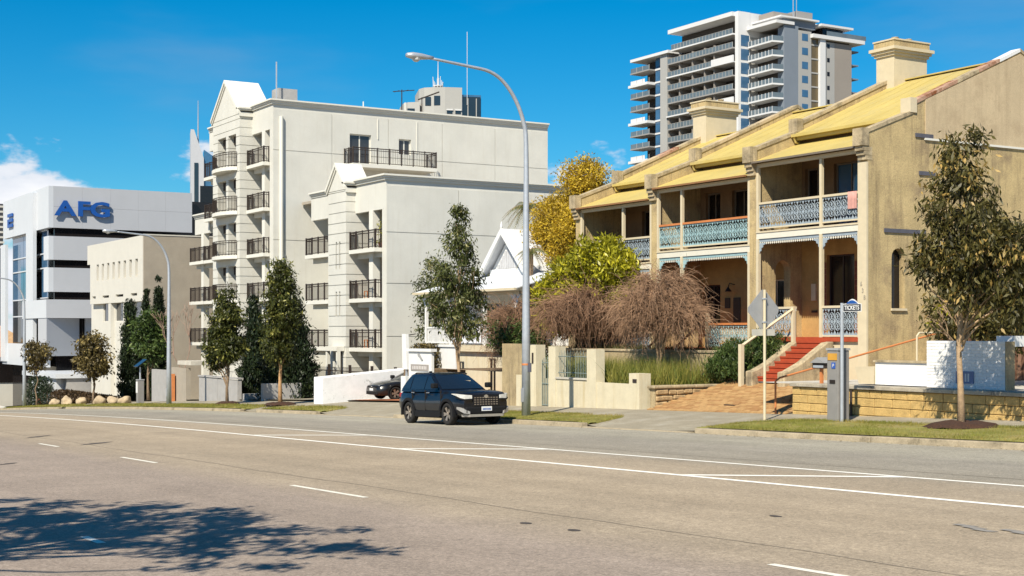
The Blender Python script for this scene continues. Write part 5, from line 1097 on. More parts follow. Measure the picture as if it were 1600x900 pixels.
# ------------------------------------------------------------------ vehicles
M['tyre'] = mat('tyre_rubber', (.018, .017, .016), .85, .15, 8); M['alloy'] = mat('alloy_rim', (.38, .33, .28), .35, .1, 8, metal=.7); M['plastic'] = mat('black_plastic', (.011, .011, .012), .65, .1, 8, spec=.15)
M['chrome'] = mat('chrome_trim', (.6, .6, .6), .2, .05, 8, metal=.9); M['carglass'] = glassmat('car_glass', (.008, .012, .018), .03, 1.0); M['lampglass'] = mat('headlamp_glass', (.55, .54, .5), .12, .25, 14, spec=1)
M['silver'] = mat('silver_bumper', (.42, .40, .37), .35, .06, 8, metal=.5)
def wheel_mesh(R, wd):
    ty = MB(); prof = [(R*.66, -wd/2), (R*.93, -wd/2), (R, -wd*.36), (R, wd*.36), (R*.93, wd/2), (R*.66, wd/2)]; n = 28
    ty.add([(r*math.cos(2*math.pi*j/n), y, r*math.sin(2*math.pi*j/n)) for r, y in prof for j in range(n)], [(i*n+j, i*n+(j+1) % n, ((i+1) % 6)*n+(j+1) % n, ((i+1) % 6)*n+j) for i in range(6) for j in range(n)])
    rm_ = MB(); R2 = R*.67
    prof = [(R2, -wd*.42), (R2, wd*.42), (R2*.9, wd*.42), (R2*.86, -wd*.1), (.02, -wd*.12)]
    rm_.add([(r*math.cos(2*math.pi*j/n), y, r*math.sin(2*math.pi*j/n)) for r, y in prof for j in range(n)], [(i*n+j, i*n+(j+1) % n, (i+1)*n+(j+1) % n, (i+1)*n+j) for i in range(4) for j in range(n)])
    sp_ = MB()
    for k in range(5):
        for da in (-.17, .17):
            a = 2*math.pi*k/5+.3; c, s = math.cos(a+da*.3), math.sin(a+da*.3); c2, s2 = math.cos(a+da), math.sin(a+da); q = .028
            sp_.hexa([(c*.05-s*q, wd*.30, s*.05+c*q), (c*.05+s*q, wd*.30, s*.05-c*q), (c2*R2*.92+s2*q, wd*.40, s2*R2*.92-c2*q), (c2*R2*.92-s2*q, wd*.40, s2*R2*.92+c2*q),
                      (c*.05-s*q, wd*.37, s*.05+c*q), (c*.05+s*q, wd*.37, s*.05-c*q), (c2*R2*.92+s2*q, wd*.45, s2*R2*.92-c2*q), (c2*R2*.92-s2*q, wd*.45, s2*R2*.92+c2*q)])
    m_ = 12; sp_.add([(.055*math.cos(2*math.pi*j/m_), y, .055*math.sin(2*math.pi*j/m_)) for y in (wd*.28, wd*.41) for j in range(m_)], [(j, (j+1) % m_, m_+(j+1) % m_, m_+j) for j in range(m_)]+[tuple(m_+j for j in range(m_))])
    return ty, rm_, sp_
def car(name, label, paint, S, loc, rotz, pitch=0):
    t = thing(name, label, 'car')
    st, wb, R = S['stations'], S['wb']/2, S['R']
    mb = MB(); n = 0
    for x, zb, zt, w in st:
        h = zt-zb; half = [(0, zb), (w-.16, zb), (w-.05, zb+.1*h), (w-.005, zb+.3*h), (w, zb+.5*h), (w-.01, zb+.66*h), (w-.035, zb+.72*h), (w-.05, zb+.88*h), (w-.11, zt-.02), (w-.26, zt), (0, zt+.03)]
        ring = half+[(-y, z) for y, z in half[-2:0:-1]]; n = len(ring); mb.v += [(x, y, z) for y, z in ring]
    k = len(st); mb.f += [(i*n+j, i*n+(j+1) % n, (i+1)*n+(j+1) % n, (i+1)*n+j) for i in range(k-1) for j in range(n)]+[tuple(range(n)), tuple((k-1)*n+j for j in range(n))]
    body = mb.build('body', paint, t, smooth=True, local=True)
    cut = MB()
    for sx in (-1, 1):
        for sy in (-1, 1):
            q = 24; y0, y1 = sy*(S['hw']-.34), sy*(S['hw']+.2); o = len(cut.v)
            cut.v += [(sx*wb+(R+.055)*math.cos(2*math.pi*j/q), y, R+(R+.055)*math.sin(2*math.pi*j/q)) for y in (y0, y1) for j in range(q)]
            cut.f += [tuple(i+o for i in f) for f in [(j, (j+1) % q, q+(j+1) % q, q+j) for j in range(q)]+[tuple(range(q)), tuple(range(2*q-1, q-1, -1))]]
    co_ = cut.build('cut', M['plastic'], None, local=True)
    md = body.modifiers.new('b', 'BOOLEAN'); md.object = co_; md.operation = 'DIFFERENCE'; md.solver = 'EXACT'
    bpy.context.view_layer.update(); me = bpy.data.meshes.new_from_object(body.evaluated_get(bpy.context.evaluated_depsgraph_get()))
    body.modifiers.clear(); body.data = me; bpy.data.objects.remove(co_); me.set_sharp_from_angle(angle=math.radians(38))
    # cabin
    lev = S['cabin']
    def at(z):
        for (z0, f0, r0, w0), (z1, f1, r1, w1) in zip(lev, lev[1:]):
            if z <= z1: q = (z-z0)/(z1-z0); return f0+(f1-f0)*q, r0+(r1-r0)*q, w0+(w1-w0)*q
        return lev[-1][1:]
    def xf(z, y): f, r, w = at(z); return f-.16*(abs(y)/w)**2.2
    def xr(z, y): f, r, w = at(z); return r+.12*(abs(y)/w)**2.2
    mb = MB(); ys = [-1, -.93, -.75, -.4, 0, .4, .75, .93, 1]
    for z, f, r, w in lev:
        ring = [(xf(z, w*q*.97), w*q*.97) for q in ys]+[(f-.45, w), ((f+r)/2, w+.005), (r+.4, w)]+[(xr(z, w*q*.97), w*q*.97) for q in reversed(ys)]+[(r+.4, -w), ((f+r)/2, -w-.005), (f-.45, -w)]
        n = len(ring); mb.v += [(x, y, z) for x, y in ring]
    k = len(lev); mb.f += [(i*n+j, i*n+(j+1) % n, (i+1)*n+(j+1) % n, (i+1)*n+j) for i in range(k-1) for j in range(n)]+[tuple((k-1)*n+j for j in range(n))]
    cb = mb.build('cabin', paint, t, smooth=True, local=True); cb.data.set_sharp_from_angle(angle=math.radians(35))
    z0, z1 = S['glass_z']
    def patch(fn, name, m=M['carglass'], nu=8, nz=3):
        g = MB(); vs_ = []
        for i in range(nz+1):
            for j in range(nu+1): vs_.append(fn(j/nu, z0+(z1-z0)*i/nz))
        g.add(vs_, [(i*(nu+1)+j, i*(nu+1)+j+1, (i+1)*(nu+1)+j+1, (i+1)*(nu+1)+j) for i in range(nz) for j in range(nu)]); return g.build(name, m, t, smooth=True, local=True)
    patch(lambda q, z: (xf(z, (2*q-1)*at(z)[2]*.9)+.012, (2*q-1)*at(z)[2]*.9, z+.008), 'windscreen'); patch(lambda q, z: (xr(z, (2*q-1)*at(z)[2]*.85)-.012, (2*q-1)*at(z)[2]*.85, z+.005), 'rear_window')
    for sy in (-1, 1):
        for i, (xa, xb) in enumerate(S['side']):
            def fn(q, z, xa=xa, xb=xb):
                f, r, w = at(z); lo, hi = max(xa, r+.16), min(xb, f-.22); x = lo+(max(hi, lo+.02)-lo)*q; return (x, sy*(w+.012), z)
            patch(fn, 'side_window', nu=2)
        x = S['mirror']; hw = S['hw']; zm = S['glass_z'][0]+.03
        m_ = MB().box(x-.09, x+.09, sy*(hw-.02), sy*(hw+.2), zm, zm+.17).build('mirror', M['plastic'], t, local=True, bevel=.04)
        for xh in S['handles']: MB().box(xh-.1, xh+.1, sy*(hw-.005), sy*(hw+.03), zm-.16, zm-.125).build('door_handle', S.get('handle_m', M['chrome']), t, local=True, bevel=.01)
        for xs in S['seams']: MB().box(xs-.004, xs+.004, sy*(hw-.04), sy*(hw+.003), .42, zm-.06).build('door_seam', M['dark'], t, local=True)
        MB().box(-wb+.46, wb-.46, sy*(hw-.05), sy*(hw+.012), S['sill'][0], S['sill'][1]).build('sill_cladding', M['plastic'], t, local=True, bevel=.015)
        for sx in (-1, 1):      # wheel-arch cladding ring
            a = MB(); q = 16; r0, r1 = R+.045, R+S['arch']; ang_ = [math.pi*(-.06+1.12*j/q) for j in range(q+1)]
            for j in range(q):
                c0, s0, c1, s1 = math.cos(ang_[j]), math.sin(ang_[j]), math.cos(ang_[j+1]), math.sin(ang_[j+1]); ya, yb = sy*(hw-.1), sy*(hw+.022)
                a.hexa([(sx*wb+r0*c0, ya, R+r0*s0), (sx*wb+r1*c0, ya, R+r1*s0), (sx*wb+r1*c0, yb, R+r1*s0), (sx*wb+r0*c0, yb, R+r0*s0), (sx*wb+r0*c1, ya, R+r0*s1), (sx*wb+r1*c1, ya, R+r1*s1), (sx*wb+r1*c1, yb, R+r1*s1), (sx*wb+r0*c1, yb, R+r0*s1)])
            a.build('wheel_arch', M['plastic'], t, local=True)
        if S.get('rails'): MB().tube([(-1.45, sy*.6, lev[-1][0]-.06), (-1.3, sy*.6, lev[-1][0]-.01), (-.2, sy*.61, lev[-1][0]-.01), (.0, sy*.6, lev[-1][0]-.06)], .02, 6).build('roof_rail', M['plastic'], t, local=True)
    ty, rm_, sp_ = wheel_mesh(R, .23)
    for sx in (-1, 1):
        for sy in (-1, 1):
            w = bpy.data.objects.new('wheel', None); COL.objects.link(w); w.parent = t; w.location = (sx*wb, sy*(S['hw']-.125), R); w.rotation_euler = (0, .35, 0 if sy > 0 else math.pi)
            for q, nm, m in ((ty, 'tyre', M['tyre']), (rm_, 'rim', M['plastic']), (sp_, 'spokes', M['alloy'])): q.build(nm, m, w, local=True, smooth=nm == 'tyre')
    MB().box(-S['wb']/2-.3, S['wb']/2+.3, -.6, .6, .2, .45).build('underbody', M['plastic'], t, local=True)
    S['extra'](t)
    t.location = loc; t.rotation_euler = (0, pitch, rotz); return t
def suv_extra(t):
    k = dict(local=True)
    def bx(nm, m, *b, bv=.015): return MB().box(*b).build(nm, m, t, local=True, bevel=bv)
    # front: dark grille with mesh slots, hexagonal lower intake, silver skid, lamps, plate
    g = MB().hexa([(2.1, -.56, .62), (2.30, -.46, .62), (2.30, .46, .62), (2.1, .56, .62), (2.1, -.56, .97), (2.285, -.5, .97), (2.285, .5, .97), (2.1, .56, .97)]).build('grille', M['plastic'], t, local=True)
    for z in (.67, .74, .81, .88):
        for y in np.arange(-.4, .41, .1): MB().box(2.288, 2.306, y-.03, y+.03, z-.015, z+.02).build('grille_mesh', M['gutter'], g, local=True)
    MB().lathe((0, 0, 0), [(.075, 0), (.075, .02)], 14).build('badge', M['chrome'], t, local=True)
    bd = [c for c in t.children if c.name.startswith('badge')][-1]; bd.location = (2.29, 0, .92); bd.rotation_euler = (0, R90, 0); bd.scale = (.75, 1, 1)
    bx('bumper', M['plastic'], 2.1, 2.33, -.76, .76, .36, .6, bv=.05); MB().hexa([(2.1, -.78, .28), (2.34, -.6, .28), (2.34, .6, .28), (2.1, .78, .28), (2.1, -.80, .36), (2.35, -.62, .36), (2.35, .62, .36), (2.1, .80, .36)]).build('skid_plate', M['silver'], t, local=True)
    for s in (-1, 1):
        def skin(nm, m, path, zt, zb, par=t):
            q = MB(); k = len(path); O = [(x, s*y, z) for (x, y), z in zip(path, zt)]+[(x, s*y, z) for (x, y), z in zip(path, zb)]; I = [(x-.09, y*.9, z) for x, y, z in O]
            q.add(O+I, [(a, a+1, k+a+1, k+a) for a in range(k-1)]+[(2*k+a, 2*k+a+1, a+1, a) for a in range(k-1)]+[(k+a, k+a+1, 3*k+a+1, 3*k+a) for a in range(k-1)]+[(0, k, 3*k, 2*k), (k-1, 2*k-1, 4*k-1, 3*k-1)])
            return q.build(nm, m, par, local=True)
        hl = skin('headlight', M['lampglass'], [(1.7, .925), (2.0, .918), (2.17, .875), (2.275, .77), (2.315, .52)], (1.02, 1.015, 1.0, .985, .965), (1.0, .945, .885, .85, .86))
        skin('headlight_lens', M['plastic'], [(1.95, .935), (2.17, .89), (2.29, .775), (2.33, .52)], (.92, .885, .85, .86), (.89, .84, .80, .82), hl)
        skin('fog_surround', M['silver'], [(2.02, .925), (2.2, .885), (2.3, .80), (2.355, .62)], (.60, .585, .53, .45), (.53, .46, .395, .375))
        MB().box(-2.16, -2.0, s*.5, s*.84, .86, 1.02).build('tail_light', mat('tail_red', (.3, .02, .02), .2, .1, 8), t, local=True, bevel=.03)
    p = bx('number_plate', M['whitep'], 2.333, 2.345, -.19, .19, .46, .60, bv=.004)
    for i in range(7): MB().box(2.3455, 2.348, -.15+i*.045, -.12+i*.045, .49, .55).build('plate_mark', M['signblue'], p, local=True)
    bx('roof_fin', M['plastic'], -1.5, -1.36, -.03, .03, 1.66, 1.74, bv=.015); MB().box(.42, .44, .1, .5, 1.38, 1.42).build('sun_label', M['post'], t, local=True)
def hatch_extra(t):
    def bx(nm, m, *b, bv=.015): return MB().box(*b).build(nm, m, t, local=True, bevel=bv)
    bx('grille', M['plastic'], 1.98, 2.13, -.5, .5, .56, .66); bx('bumper_intake', M['plastic'], 1.98, 2.145, -.6, .6, .25, .42, bv=.03)
    for s in (-1, 1):
        MB().hexa([(1.6, s*.83, .62), (2.05, s*.55, .56), (2.08, s*.5, .63), (1.62, s*.75, .72), (1.55, s*.84, .68), (2.02, s*.6, .66), (2.0, s*.5, .70), (1.58, s*.75, .74)]).build('headlight', M['lampglass'], t, local=True, bevel=.01)
        bx('tail_light', mat('tail_red', (.3, .02, .02), .2, .1, 8), -2.13, -2.0, s*.5, s*.78, .72, .88, bv=.03)
    bx('number_plate', M['whitep'], 2.148, 2.158, -.19, .19, .44, .55, bv=.003); bx('badge', M['chrome'], 2.132, 2.14, -.06, .06, .57, .65)
SUV = dict(wb=2.69, R=.362, hw=.925, arch=.135, sill=(.24, .44), rails=True, mirror=.72, handles=(-.95, .12), seams=(-1.05, -.12, .95), glass_z=(1.15, 1.57), side=((-1.95, -1.3), (-1.24, -.3), (-.24, .75)), extra=suv_extra, handle_m=M['chrome'],
           stations=[(-2.16, .52, .97, .80), (-2.1, .40, 1.04, .87), (-1.88, .31, 1.09, .915), (-1.0, .27, 1.09, .925), (0, .27, 1.08, .925), (.85, .27, 1.10, .925), (1.35, .27, 1.11, .925), (1.8, .28, 1.09, .915), (2.08, .30, 1.06, .885), (2.2, .33, 1.03, .84), (2.27, .38, .96, .79)],
           cabin=[(1.06, 1.06, -2.1, .88), (1.2, .83, -2.03, .835), (1.4, .47, -1.86, .765), (1.56, .18, -1.70, .70), (1.635, .0, -1.66, .64), (1.68, -.28, -1.55, .52), (1.695, -.6, -1.3, .25)])
HATCH = dict(wb=2.62, R=.32, hw=.89, arch=.075, sill=(.18, .28), rails=False, mirror=.55, handles=(-.75, .2), seams=(-.85, -.05, .85), glass_z=(.92, 1.33), side=((-1.85, -1.25), (-1.2, -.25), (-.2, .65)), extra=hatch_extra, handle_m=M['plastic'],
             stations=[(-2.12, .42, .8, .72), (-2.06, .3, .86, .82), (-1.7, .22, .9, .88), (-.9, .18, .9, .89), (0, .18, .9, .89), (.9, .18, .9, .89), (1.3, .18, .86, .885), (1.7, .2, .78, .86), (1.98, .22, .70, .78), (2.1, .26, .64, .66), (2.14, .32, .58, .56)],
             cabin=[(.87, .98, -2.08, .85), (1.05, .66, -2.0, .79), (1.22, .32, -1.86, .72), (1.36, .02, -1.7, .64), (1.42, -.2, -1.58, .57), (1.45, -.6, -1.2, .35)])
suv_paint = mat('navy_black_paint', (.005, .006, .009), .3, .05, 3, spec=.3, coat=.5)
suv_u = 41.45
car('parked_suv', 'black SUV parked at the far kerb beside the tall street lamp', suv_paint, SUV, W(suv_u, 22.85, zr(suv_u)), 0, -.0277)
hz = zyard(60.6, 31)
car('hatchback', 'small black hatchback nosing out of the red driveway behind white gatepost', mat('hatch_paint', (.01, .01, .011), .3, .05, 3, spec=.3, coat=.5), HATCH, W(60.7, 31.3, hz), -R90)
# ------------------------------------------------------------------ vegetation
def unit(a): return a/np.maximum(np.linalg.norm(a, axis=1, keepdims=True), 1e-9)
def leaf_cards(C, size, droop=.5, aspect=.34, out=None, jit=.35, fold=.18):
    """diamond leaves: centres C (N,3)"""
    k = len(C); d = unit(RNG.normal(0, 1, (k, 3))+np.array([0, 0, -droop*2])+(0 if out is None else out*1.2))
    s = unit(np.cross(d, RNG.normal(0, 1, (k, 3)))); nrm = np.cross(d, s)
    Ls = (size*RNG.uniform(1-jit, 1+jit, k))[:, None]; Ws = Ls*aspect
    V = np.empty((k*4, 3)); V[0::4] = C-d*Ls*.5; V[1::4] = C+s*Ws*.5+nrm*Ls*fold*.3; V[2::4] = C+d*Ls*.5; V[3::4] = C-s*Ws*.5+nrm*Ls*fold*.3
    return V, np.arange(k*4).reshape(-1, 4)
def blob_points(blobs, nclump, per, spread, base):
    """clump centres fill ellipsoids (du,dv,dz,ru,rv,rz,weight) towards their skin; leaves gather round each clump"""
    w = np.array([b[6] for b in blobs]); w = w/w.sum(); cs = []; os_ = []
    for b, q in zip(blobs, (w*nclump).astype(int)+1):
        d = unit(RNG.normal(0, 1, (q, 3))); r = RNG.uniform(.25, 1, (q, 1))**.45
        cs.append(np.array(b[:3])+d*r*np.array(b[3:6])*RNG.uniform(.82, 1.12, (q, 1))); os_.append(d)
    cs = np.concatenate(cs); os_ = np.concatenate(os_)
    npc = np.maximum(3, (per*RNG.uniform(.4, 1.6, len(cs))).astype(int)); idx = np.repeat(np.arange(len(cs)), npc)
    P = cs[idx]+RNG.normal(0, spread, (len(idx), 3))*np.array([1, 1, .8]); t = RNG.normal(0, .16, len(cs))[idx]
    return cs+np.array(base), P+np.array(base), os_[idx], t
def limbs(mb, base, top, r0, targets, n, bend=.25, r1=.02):
    base, top = Vector(base), Vector(top)
    for q in targets[:n]:
        q = Vector(q); f = min(.92, max(.12, (q.z-base.z)/(top.z-base.z+1e-6)-.22)); s = base.lerp(top, f); r = r0*(1-f*.8)*.55
        mid = s.lerp(q, .5)+Vector((random.uniform(-bend, bend), random.uniform(-bend, bend), random.uniform(0, bend)))*(q-s).length*.5
        mb.tube([s, s.lerp(mid, .5)+Vector((0, 0, .03)), mid, q], [r, r*.75, r*.55, r1*.5], 5, cap=False)
def tree(name, label, base, blobs, m, bark, trunk_r, top, nclump, per, spread, leaf, droop=.5, aspect=.34, nl=14, wob=.12, cat='tree', group=None, tbias=.5, keep=None, jit=.35):
    t = thing(name, label, cat, base, group)
    cs, P, O, tt = blob_points(blobs, nclump, per, spread, base)
    if keep is not None: ok = keep(P); P, O, tt = P[ok], O[ok], tt[ok]
    V, F = leaf_cards(P, leaf, droop, aspect, O*.6, jit)
    tint = np.repeat(np.clip(tbias+tt+RNG.normal(0, .2, len(P)), 0, 1), 4)
    fast_mesh('crown', V, F, m, t, tint)
    mb = MB(); b = Vector(base); tp = b+Vector(top); pts = [b+Vector((0, 0, -.15))]; rr = [trunk_r*1.25]
    for k in range(1, 7): q = k/6; pts.append(b.lerp(tp, q)+Vector((random.uniform(-wob, wob), random.uniform(-wob, wob), 0))*math.sin(math.pi*q)); rr.append(trunk_r*(1-.85*q))
    mb.tube(pts, rr, 9); order = list(range(len(cs))); random.shuffle(order); limbs(mb, b, tp, trunk_r, [cs[i] for i in order], nl)
    mb.build('trunk', bark, t, smooth=True); return t
def mulch(u, v, r):
    mb = MB(); k = 22; z = zf(u, v)
    rings = []
    for f, h in ((1, .02), (.8, .11), (.45, .17), (.12, .12)): rings.append([(u+r*f*math.cos(2*math.pi*j/k)*(1+.1*random.uniform(-1, 1)), v+r*f*.85*math.sin(2*math.pi*j/k)*(1+.1*random.uniform(-1, 1)), zf(u+r*f*math.cos(2*math.pi*j/k), v)+h+random.uniform(-.02, .02)) for j in range(k)])
    vs_ = [p for q in rings for p in q]; mb.add(vs_, [(i*k+j, i*k+(j+1) % k, (i+1)*k+(j+1) % k, (i+1)*k+j) for i in range(3) for j in range(k)]+[tuple(3*k+j for j in range(k))])
    return mb.build('mulch', M['mulch'], None, kind='stuff', label='dark mulch mound round a street tree')
LV = {}
LV['gum'] = leafmat('gum_leaves', (.022, .021, .007), (.115, .1, .026), (.42, .28, .085), .25, .45)  # pale tone paints warm highlights into the leaf colour
LV['tree'] = leafmat('street_tree_leaves', (.012, .017, .004), (.075, .085, .016), (.33, .31, .08), .22, .45)  # dark and pale ends imitate shaded and sunlit leaves
LV['silver'] = leafmat('olive_leaves', (.02, .028, .007), (.105, .12, .032), (.36, .33, .15), .22, .45)
LV['brown'] = leafmat('autumn_leaves', (.03, .022, .009), (.13, .1, .03), (.36, .27, .1), .2)
LV['conifer'] = leafmat('conifer_leaves', (.006, .012, .005), (.018, .032, .01), (.04, .05, .014), .1)
LV['yellow'] = leafmat('yellow_blossom', (.22, .15, .03), (.6, .42, .03), (.78, .57, .06), .35)
LV['lime'] = leafmat('lime_leaves', (.06, .07, .012), (.36, .34, .018), (.6, .54, .04), .35, .4)
LV['juniper'] = leafmat('juniper_leaves', (.016, .034, .009), (.07, .11, .024), (.15, .19, .045), .2)
LV['hedge'] = leafmat('hedge_leaves', (.025, .015, .007), (.07, .04, .015), (.12, .08, .03), .15)
LV['palm'] = leafmat('palm_leaves', (.04, .05, .015), (.16, .17, .05), (.28, .26, .1), .2)

# right-hand street tree (gum) with dark mulch
u, v = uu(1503, 26.5), 26.5; z = zf(u, v); H = 4.75-z
tree('street_tree', 'gum street tree with tapering olive crown standing in mulch at right', (u, v, z),
     [(.0, 0, 6.2, .55, .6, .85, .9), (0, 0, 5.2, .9, .95, 1.0, 1.6), (-.2, .1, 4.3, 1.25, 1.25, .85, 2.2), (-.9, .3, 3.75, .9, 1.0, .8, 1.4), (.35, -.2, 3.9, .8, .8, .7, 1.1), (-.3, .2, 3.2, 1.0, .9, .55, .9), (-1.5, .5, 3.2, .8, .8, .9, 1.1), (-1.3, .3, 4.2, .7, .8, .6, .7)],
     LV['gum'], M['bark_pale'], .085, (0.05, 0, 5.9), 300, 40, .14, .18, .75, .3, 30, .07)
mulch(u, v, .95)
# overhanging tree behind, at the right edge, with a heavy limb
u2, v2 = 26.4, 33.5
tree('garden_tree', 'spreading dark leafed garden tree behind the white wall at right edge', (u2, v2, -1.5),
     [(.6, -.8, 3.3, 1.5, 1.2, 1.2, 2), (1.6, -1.2, 2.0, 1.3, 1.0, .9, 1.6), (-.8, 0, 3.2, 1.6, 1.4, 1.2, 1.5), (.3, -1, 1.7, 1.2, 1.0, .7, 1)],
     LV['gum'], M['bark'], .2, (.2, -.2, 3.4), 330, 42, .2, .2, .6, .32, 24, .25)
# bare frangipani over the right garden
def bare(name, label, base, h, depth, spread, m, seed, r0=.07, leaves=0, lm=None, cat='shrub', lift=.55, dirn=(0, 0, 1)):
    rs = random.Random(seed); t = thing(name, label, cat, base); mb = MB(); tips = []
    def grow(p, d, ln, r, k):
        q = p+d*ln; m1 = p.lerp(q, .5)+Vector((rs.uniform(-.08, .08), rs.uniform(-.08, .08), rs.uniform(-.02, .06)))*ln
        mb.tube([p, m1, q], [r, r*.88, r*.75], 5, cap=k == 0)
        if k == 0: tips.append(q); return
        for i in range(rs.choice((2, 2, 3))):
            nd = (d+Vector((rs.uniform(-1, 1), rs.uniform(-1, 1), rs.uniform(-.3, .6)))*spread).normalized(); grow(q, nd, ln*rs.uniform(.66, .86), r*.7, k-1)
    grow(Vector(base), Vector(dirn).normalized(), h, r0, depth); mb.build('branches', m, t, smooth=True)
    if leaves:
        P = np.array([tuple(rs.choice(tips)) for _ in range(leaves)])+RNG.normal(0, .06, (leaves, 3)); V, F = leaf_cards(P, .2, .1, .35); fast_mesh('leaves', V, F, lm, t, np.repeat(RNG.uniform(.5, 1, leaves), 4))
    return t
bare('bare_shrub', 'leafless pale branching shrub reaching over the white wall towards arched window', (27.2, 31.6, -1.5), .75, 5, .62, M['bark_pale'], 5, .055, 26, LV['lime'], dirn=(.25, 0, 1))
bare('bare_sapling', 'slender leafless sapling against the taupe office wall', (uu(285, 30), 30, zyard(92, 30)), 1.7, 5, .42, mat('pink_twig', (.3, .2, .15), .9, .2, 5), 11, .05, cat='tree')
# street tree by the SUV
u, v = uu(717, 27.2), 27.2; z = zf(u, v)
tree('street_tree', 'conical green street tree rising behind the black SUV', (u, v, z),
     [(0, 0, 7.35, .25, .25, .65, .4), (0, 0, 6.4, .6, .6, .7, 1.0), (0, 0, 5.2, 1.05, 1.0, .8, 1.8), (.15, 0, 4.2, 1.15, 1.1, .75, 1.8), (-.3, 0, 3.2, .8, .8, .6, .8), (.5, 0, 3.3, .6, .7, .6, .7)],
     LV['silver'], M['bark_pale'], .07, (0, 0, 7.4), 250, 34, .15, .18, .75, .3, 30, .05)
u, v = 67.6, 36.2
tree('garden_tree', 'pale green bushy tree at the cottage corner behind the conical street tree', (u, v, zyard(u, v)),
     [(0, 0, 6.2, 1.2, 1.0, 1.5, 1), (.3, 0, 4.2, 1.1, 1.0, 1.6, 1)], LV['silver'], M['bark'], .12, (0, 0, 5.5), 120, 30, .2, .2, .4, .34, 16)
# street tree left of the white wall
u, v = uu(438, 26.2), 26.2; z = zf(u, v)
tree('street_tree', 'slim upright street tree with tan trunk beside the dark conifers', (u, v, z),
     [(-.1, 0, 6.3, .55, .55, .8, .8), (-.15, 0, 5.2, .85, .8, .9, 1.5), (-.1, 0, 4.0, .9, .85, .9, 1.5), (0, 0, 2.7, .85, .8, .8, 1.1), (-.75, 0, 4.5, .4, .4, .8, .4)],
     LV['tree'], mat('tan_bark', (.42, .25, .12), .95, .2, 9, .5, 40), .1, (0, 0, 6.4), 300, 34, .16, .2, .5, .36, 24, .06); mulch(u, v, .9)
u, v = uu(355, 26.2), 26.2; z = zf(u, v)
tree('street_tree', 'broad street tree with lopsided crown before the grey wall', (u, v, z),
     [(0, 0, 5.4, .5, .5, .7, .5), (.2, 0, 4.4, .9, .9, .7, 1.2), (.3, 0, 3.3, 1.25, 1.1, .8, 1.8), (1.1, 0, 2.4, .7, .7, .6, .8), (-.6, 0, 3.0, .7, .7, .8, .9), (-.9, 0, 4.6, .35, .35, .5, .25)],
     LV['tree'], M['bark'], .085, (0, 0, 5.2), 320, 34, .17, .21, .5, .36, 24, .08); mulch(u, v, .8)
# conifers
def conifer(label, px, v, ytop, ybot, wpx, n=190, m='conifer'):
    u = uu(px, v); d = dep(u, v); zt, zb = zz(ytop, u, v), zz(ybot, u, v); h = zt-zb; r = wpx/2*d/FPX
    bl = [(random.uniform(-.25, .25)*r, 0, h*q, r*w, r*w, h*.13, w) for q, w in ((.08, .85), (.22, 1), (.38, .95), (.54, .8), (.7, .58), (.84, .36), (.94, .16))]
    tree('conifer', label, (u, v, zb), bl, LV[m], M['bark'], .1, (0, 0, h*.9), n*2, 44, r*.16, .24, -.9, .34, 6, .02, group='dark conifers along the fronts')
conifer('dark clipped conifer between the two young street trees', 398, 30, 474, 640, 50)
conifer('dark full conifer directly behind the slim upright street tree', 452, 30.5, 468, 640, 84, 330)
conifer('pointed cypress nearest the second street lamp, the taller of the pair', 247, 31.5, 443, 625, 30)
conifer('shorter pointed cypress left of the taller one', 228, 31.5, 460, 625, 26)
conifer('dark bushy conifer at the front of the off-white office', 204, 30, 470, 640, 40)
u, v = uu(232, 29), 29; z = zyard(u, v)
tree('garden_tree', 'glossy green tree in front of the twin cypresses', (u, v, z), [(0, 0, 5.2, 1.3, 1.2, 1.0, 1.4), (.6, 0, 4.0, 1.2, 1.1, 1.0, 1.2), (-.6, 0, 3.6, 1.0, 1.0, 1.1, 1)], LV['juniper'], M['bark'], .1, (0, 0, 5), 150, 28, .22, .28, .3, .4, 14)
u, v = uu(146, 27), 27; z = zf(u, v)
tree('street_tree', 'rusty brown leafed street tree above the boulders', (u, v, z), [(0, 0, 4.1, 1.4, 1.2, .9, 1.4), (.7, 0, 3.2, 1.2, 1.1, .8, 1.2), (-.9, 0, 3.0, 1.0, 1.0, .9, 1.1), (0, 0, 2.4, 1.3, 1.1, .6, 1)], LV['brown'], M['bark'], .09, (0, 0, 4.1), 170, 26, .22, .26, .4, .42, 24, .15)
u, v = uu(57, 26.5), 26.5; z = zf(u, v)
tree('street_tree', 'thin brown street tree beside the far-left lamp', (u, v, z), [(0, 0, 4.2, .9, .9, .8, 1), (.5, 0, 3.3, .9, .8, .6, .8), (-.8, 0, 4.6, .9, .9, .8, .9)], LV['brown'], M['bark'], .07, (0, 0, 4), 90, 22, .22, .26, .4, .42, 18, .15)
def hedge(label, u0, u1, v0, v1, z0, z1, m, n, leaf=.16, name='hedge'):
    t = thing(name, label, 'hedge', ((u0+u1)/2, (v0+v1)/2, z0)); k = n*6
    P = np.stack([RNG.uniform(u0, u1, k), RNG.uniform(v0, v1, k), z0+(z1-z0)*RNG.uniform(0, 1, k)**.7], 1)
    c = np.array([(u0+u1)/2, (v0+v1)/2, z0]); r = (((P-c)/np.array([(u1-u0)/2, (v1-v0)/2, z1-z0]))**4).sum(1); P = P[r < 1.25]
    V, F = leaf_cards(P, leaf, .1, .45); fast_mesh('foliage', V, F, LV[m], t, np.repeat(np.clip(.5+RNG.normal(0, .22, len(P)), 0, 1), 4))
    mb = MB()
    for q in range(5): x = u0+(u1-u0)*(q+.5)/5; mb.tube([(x, (v0+v1)/2, z0-.1), (x, (v0+v1)/2, z0+(z1-z0)*.7)], .03, 4)
    mb.build('stems', M['bark'], t); return t
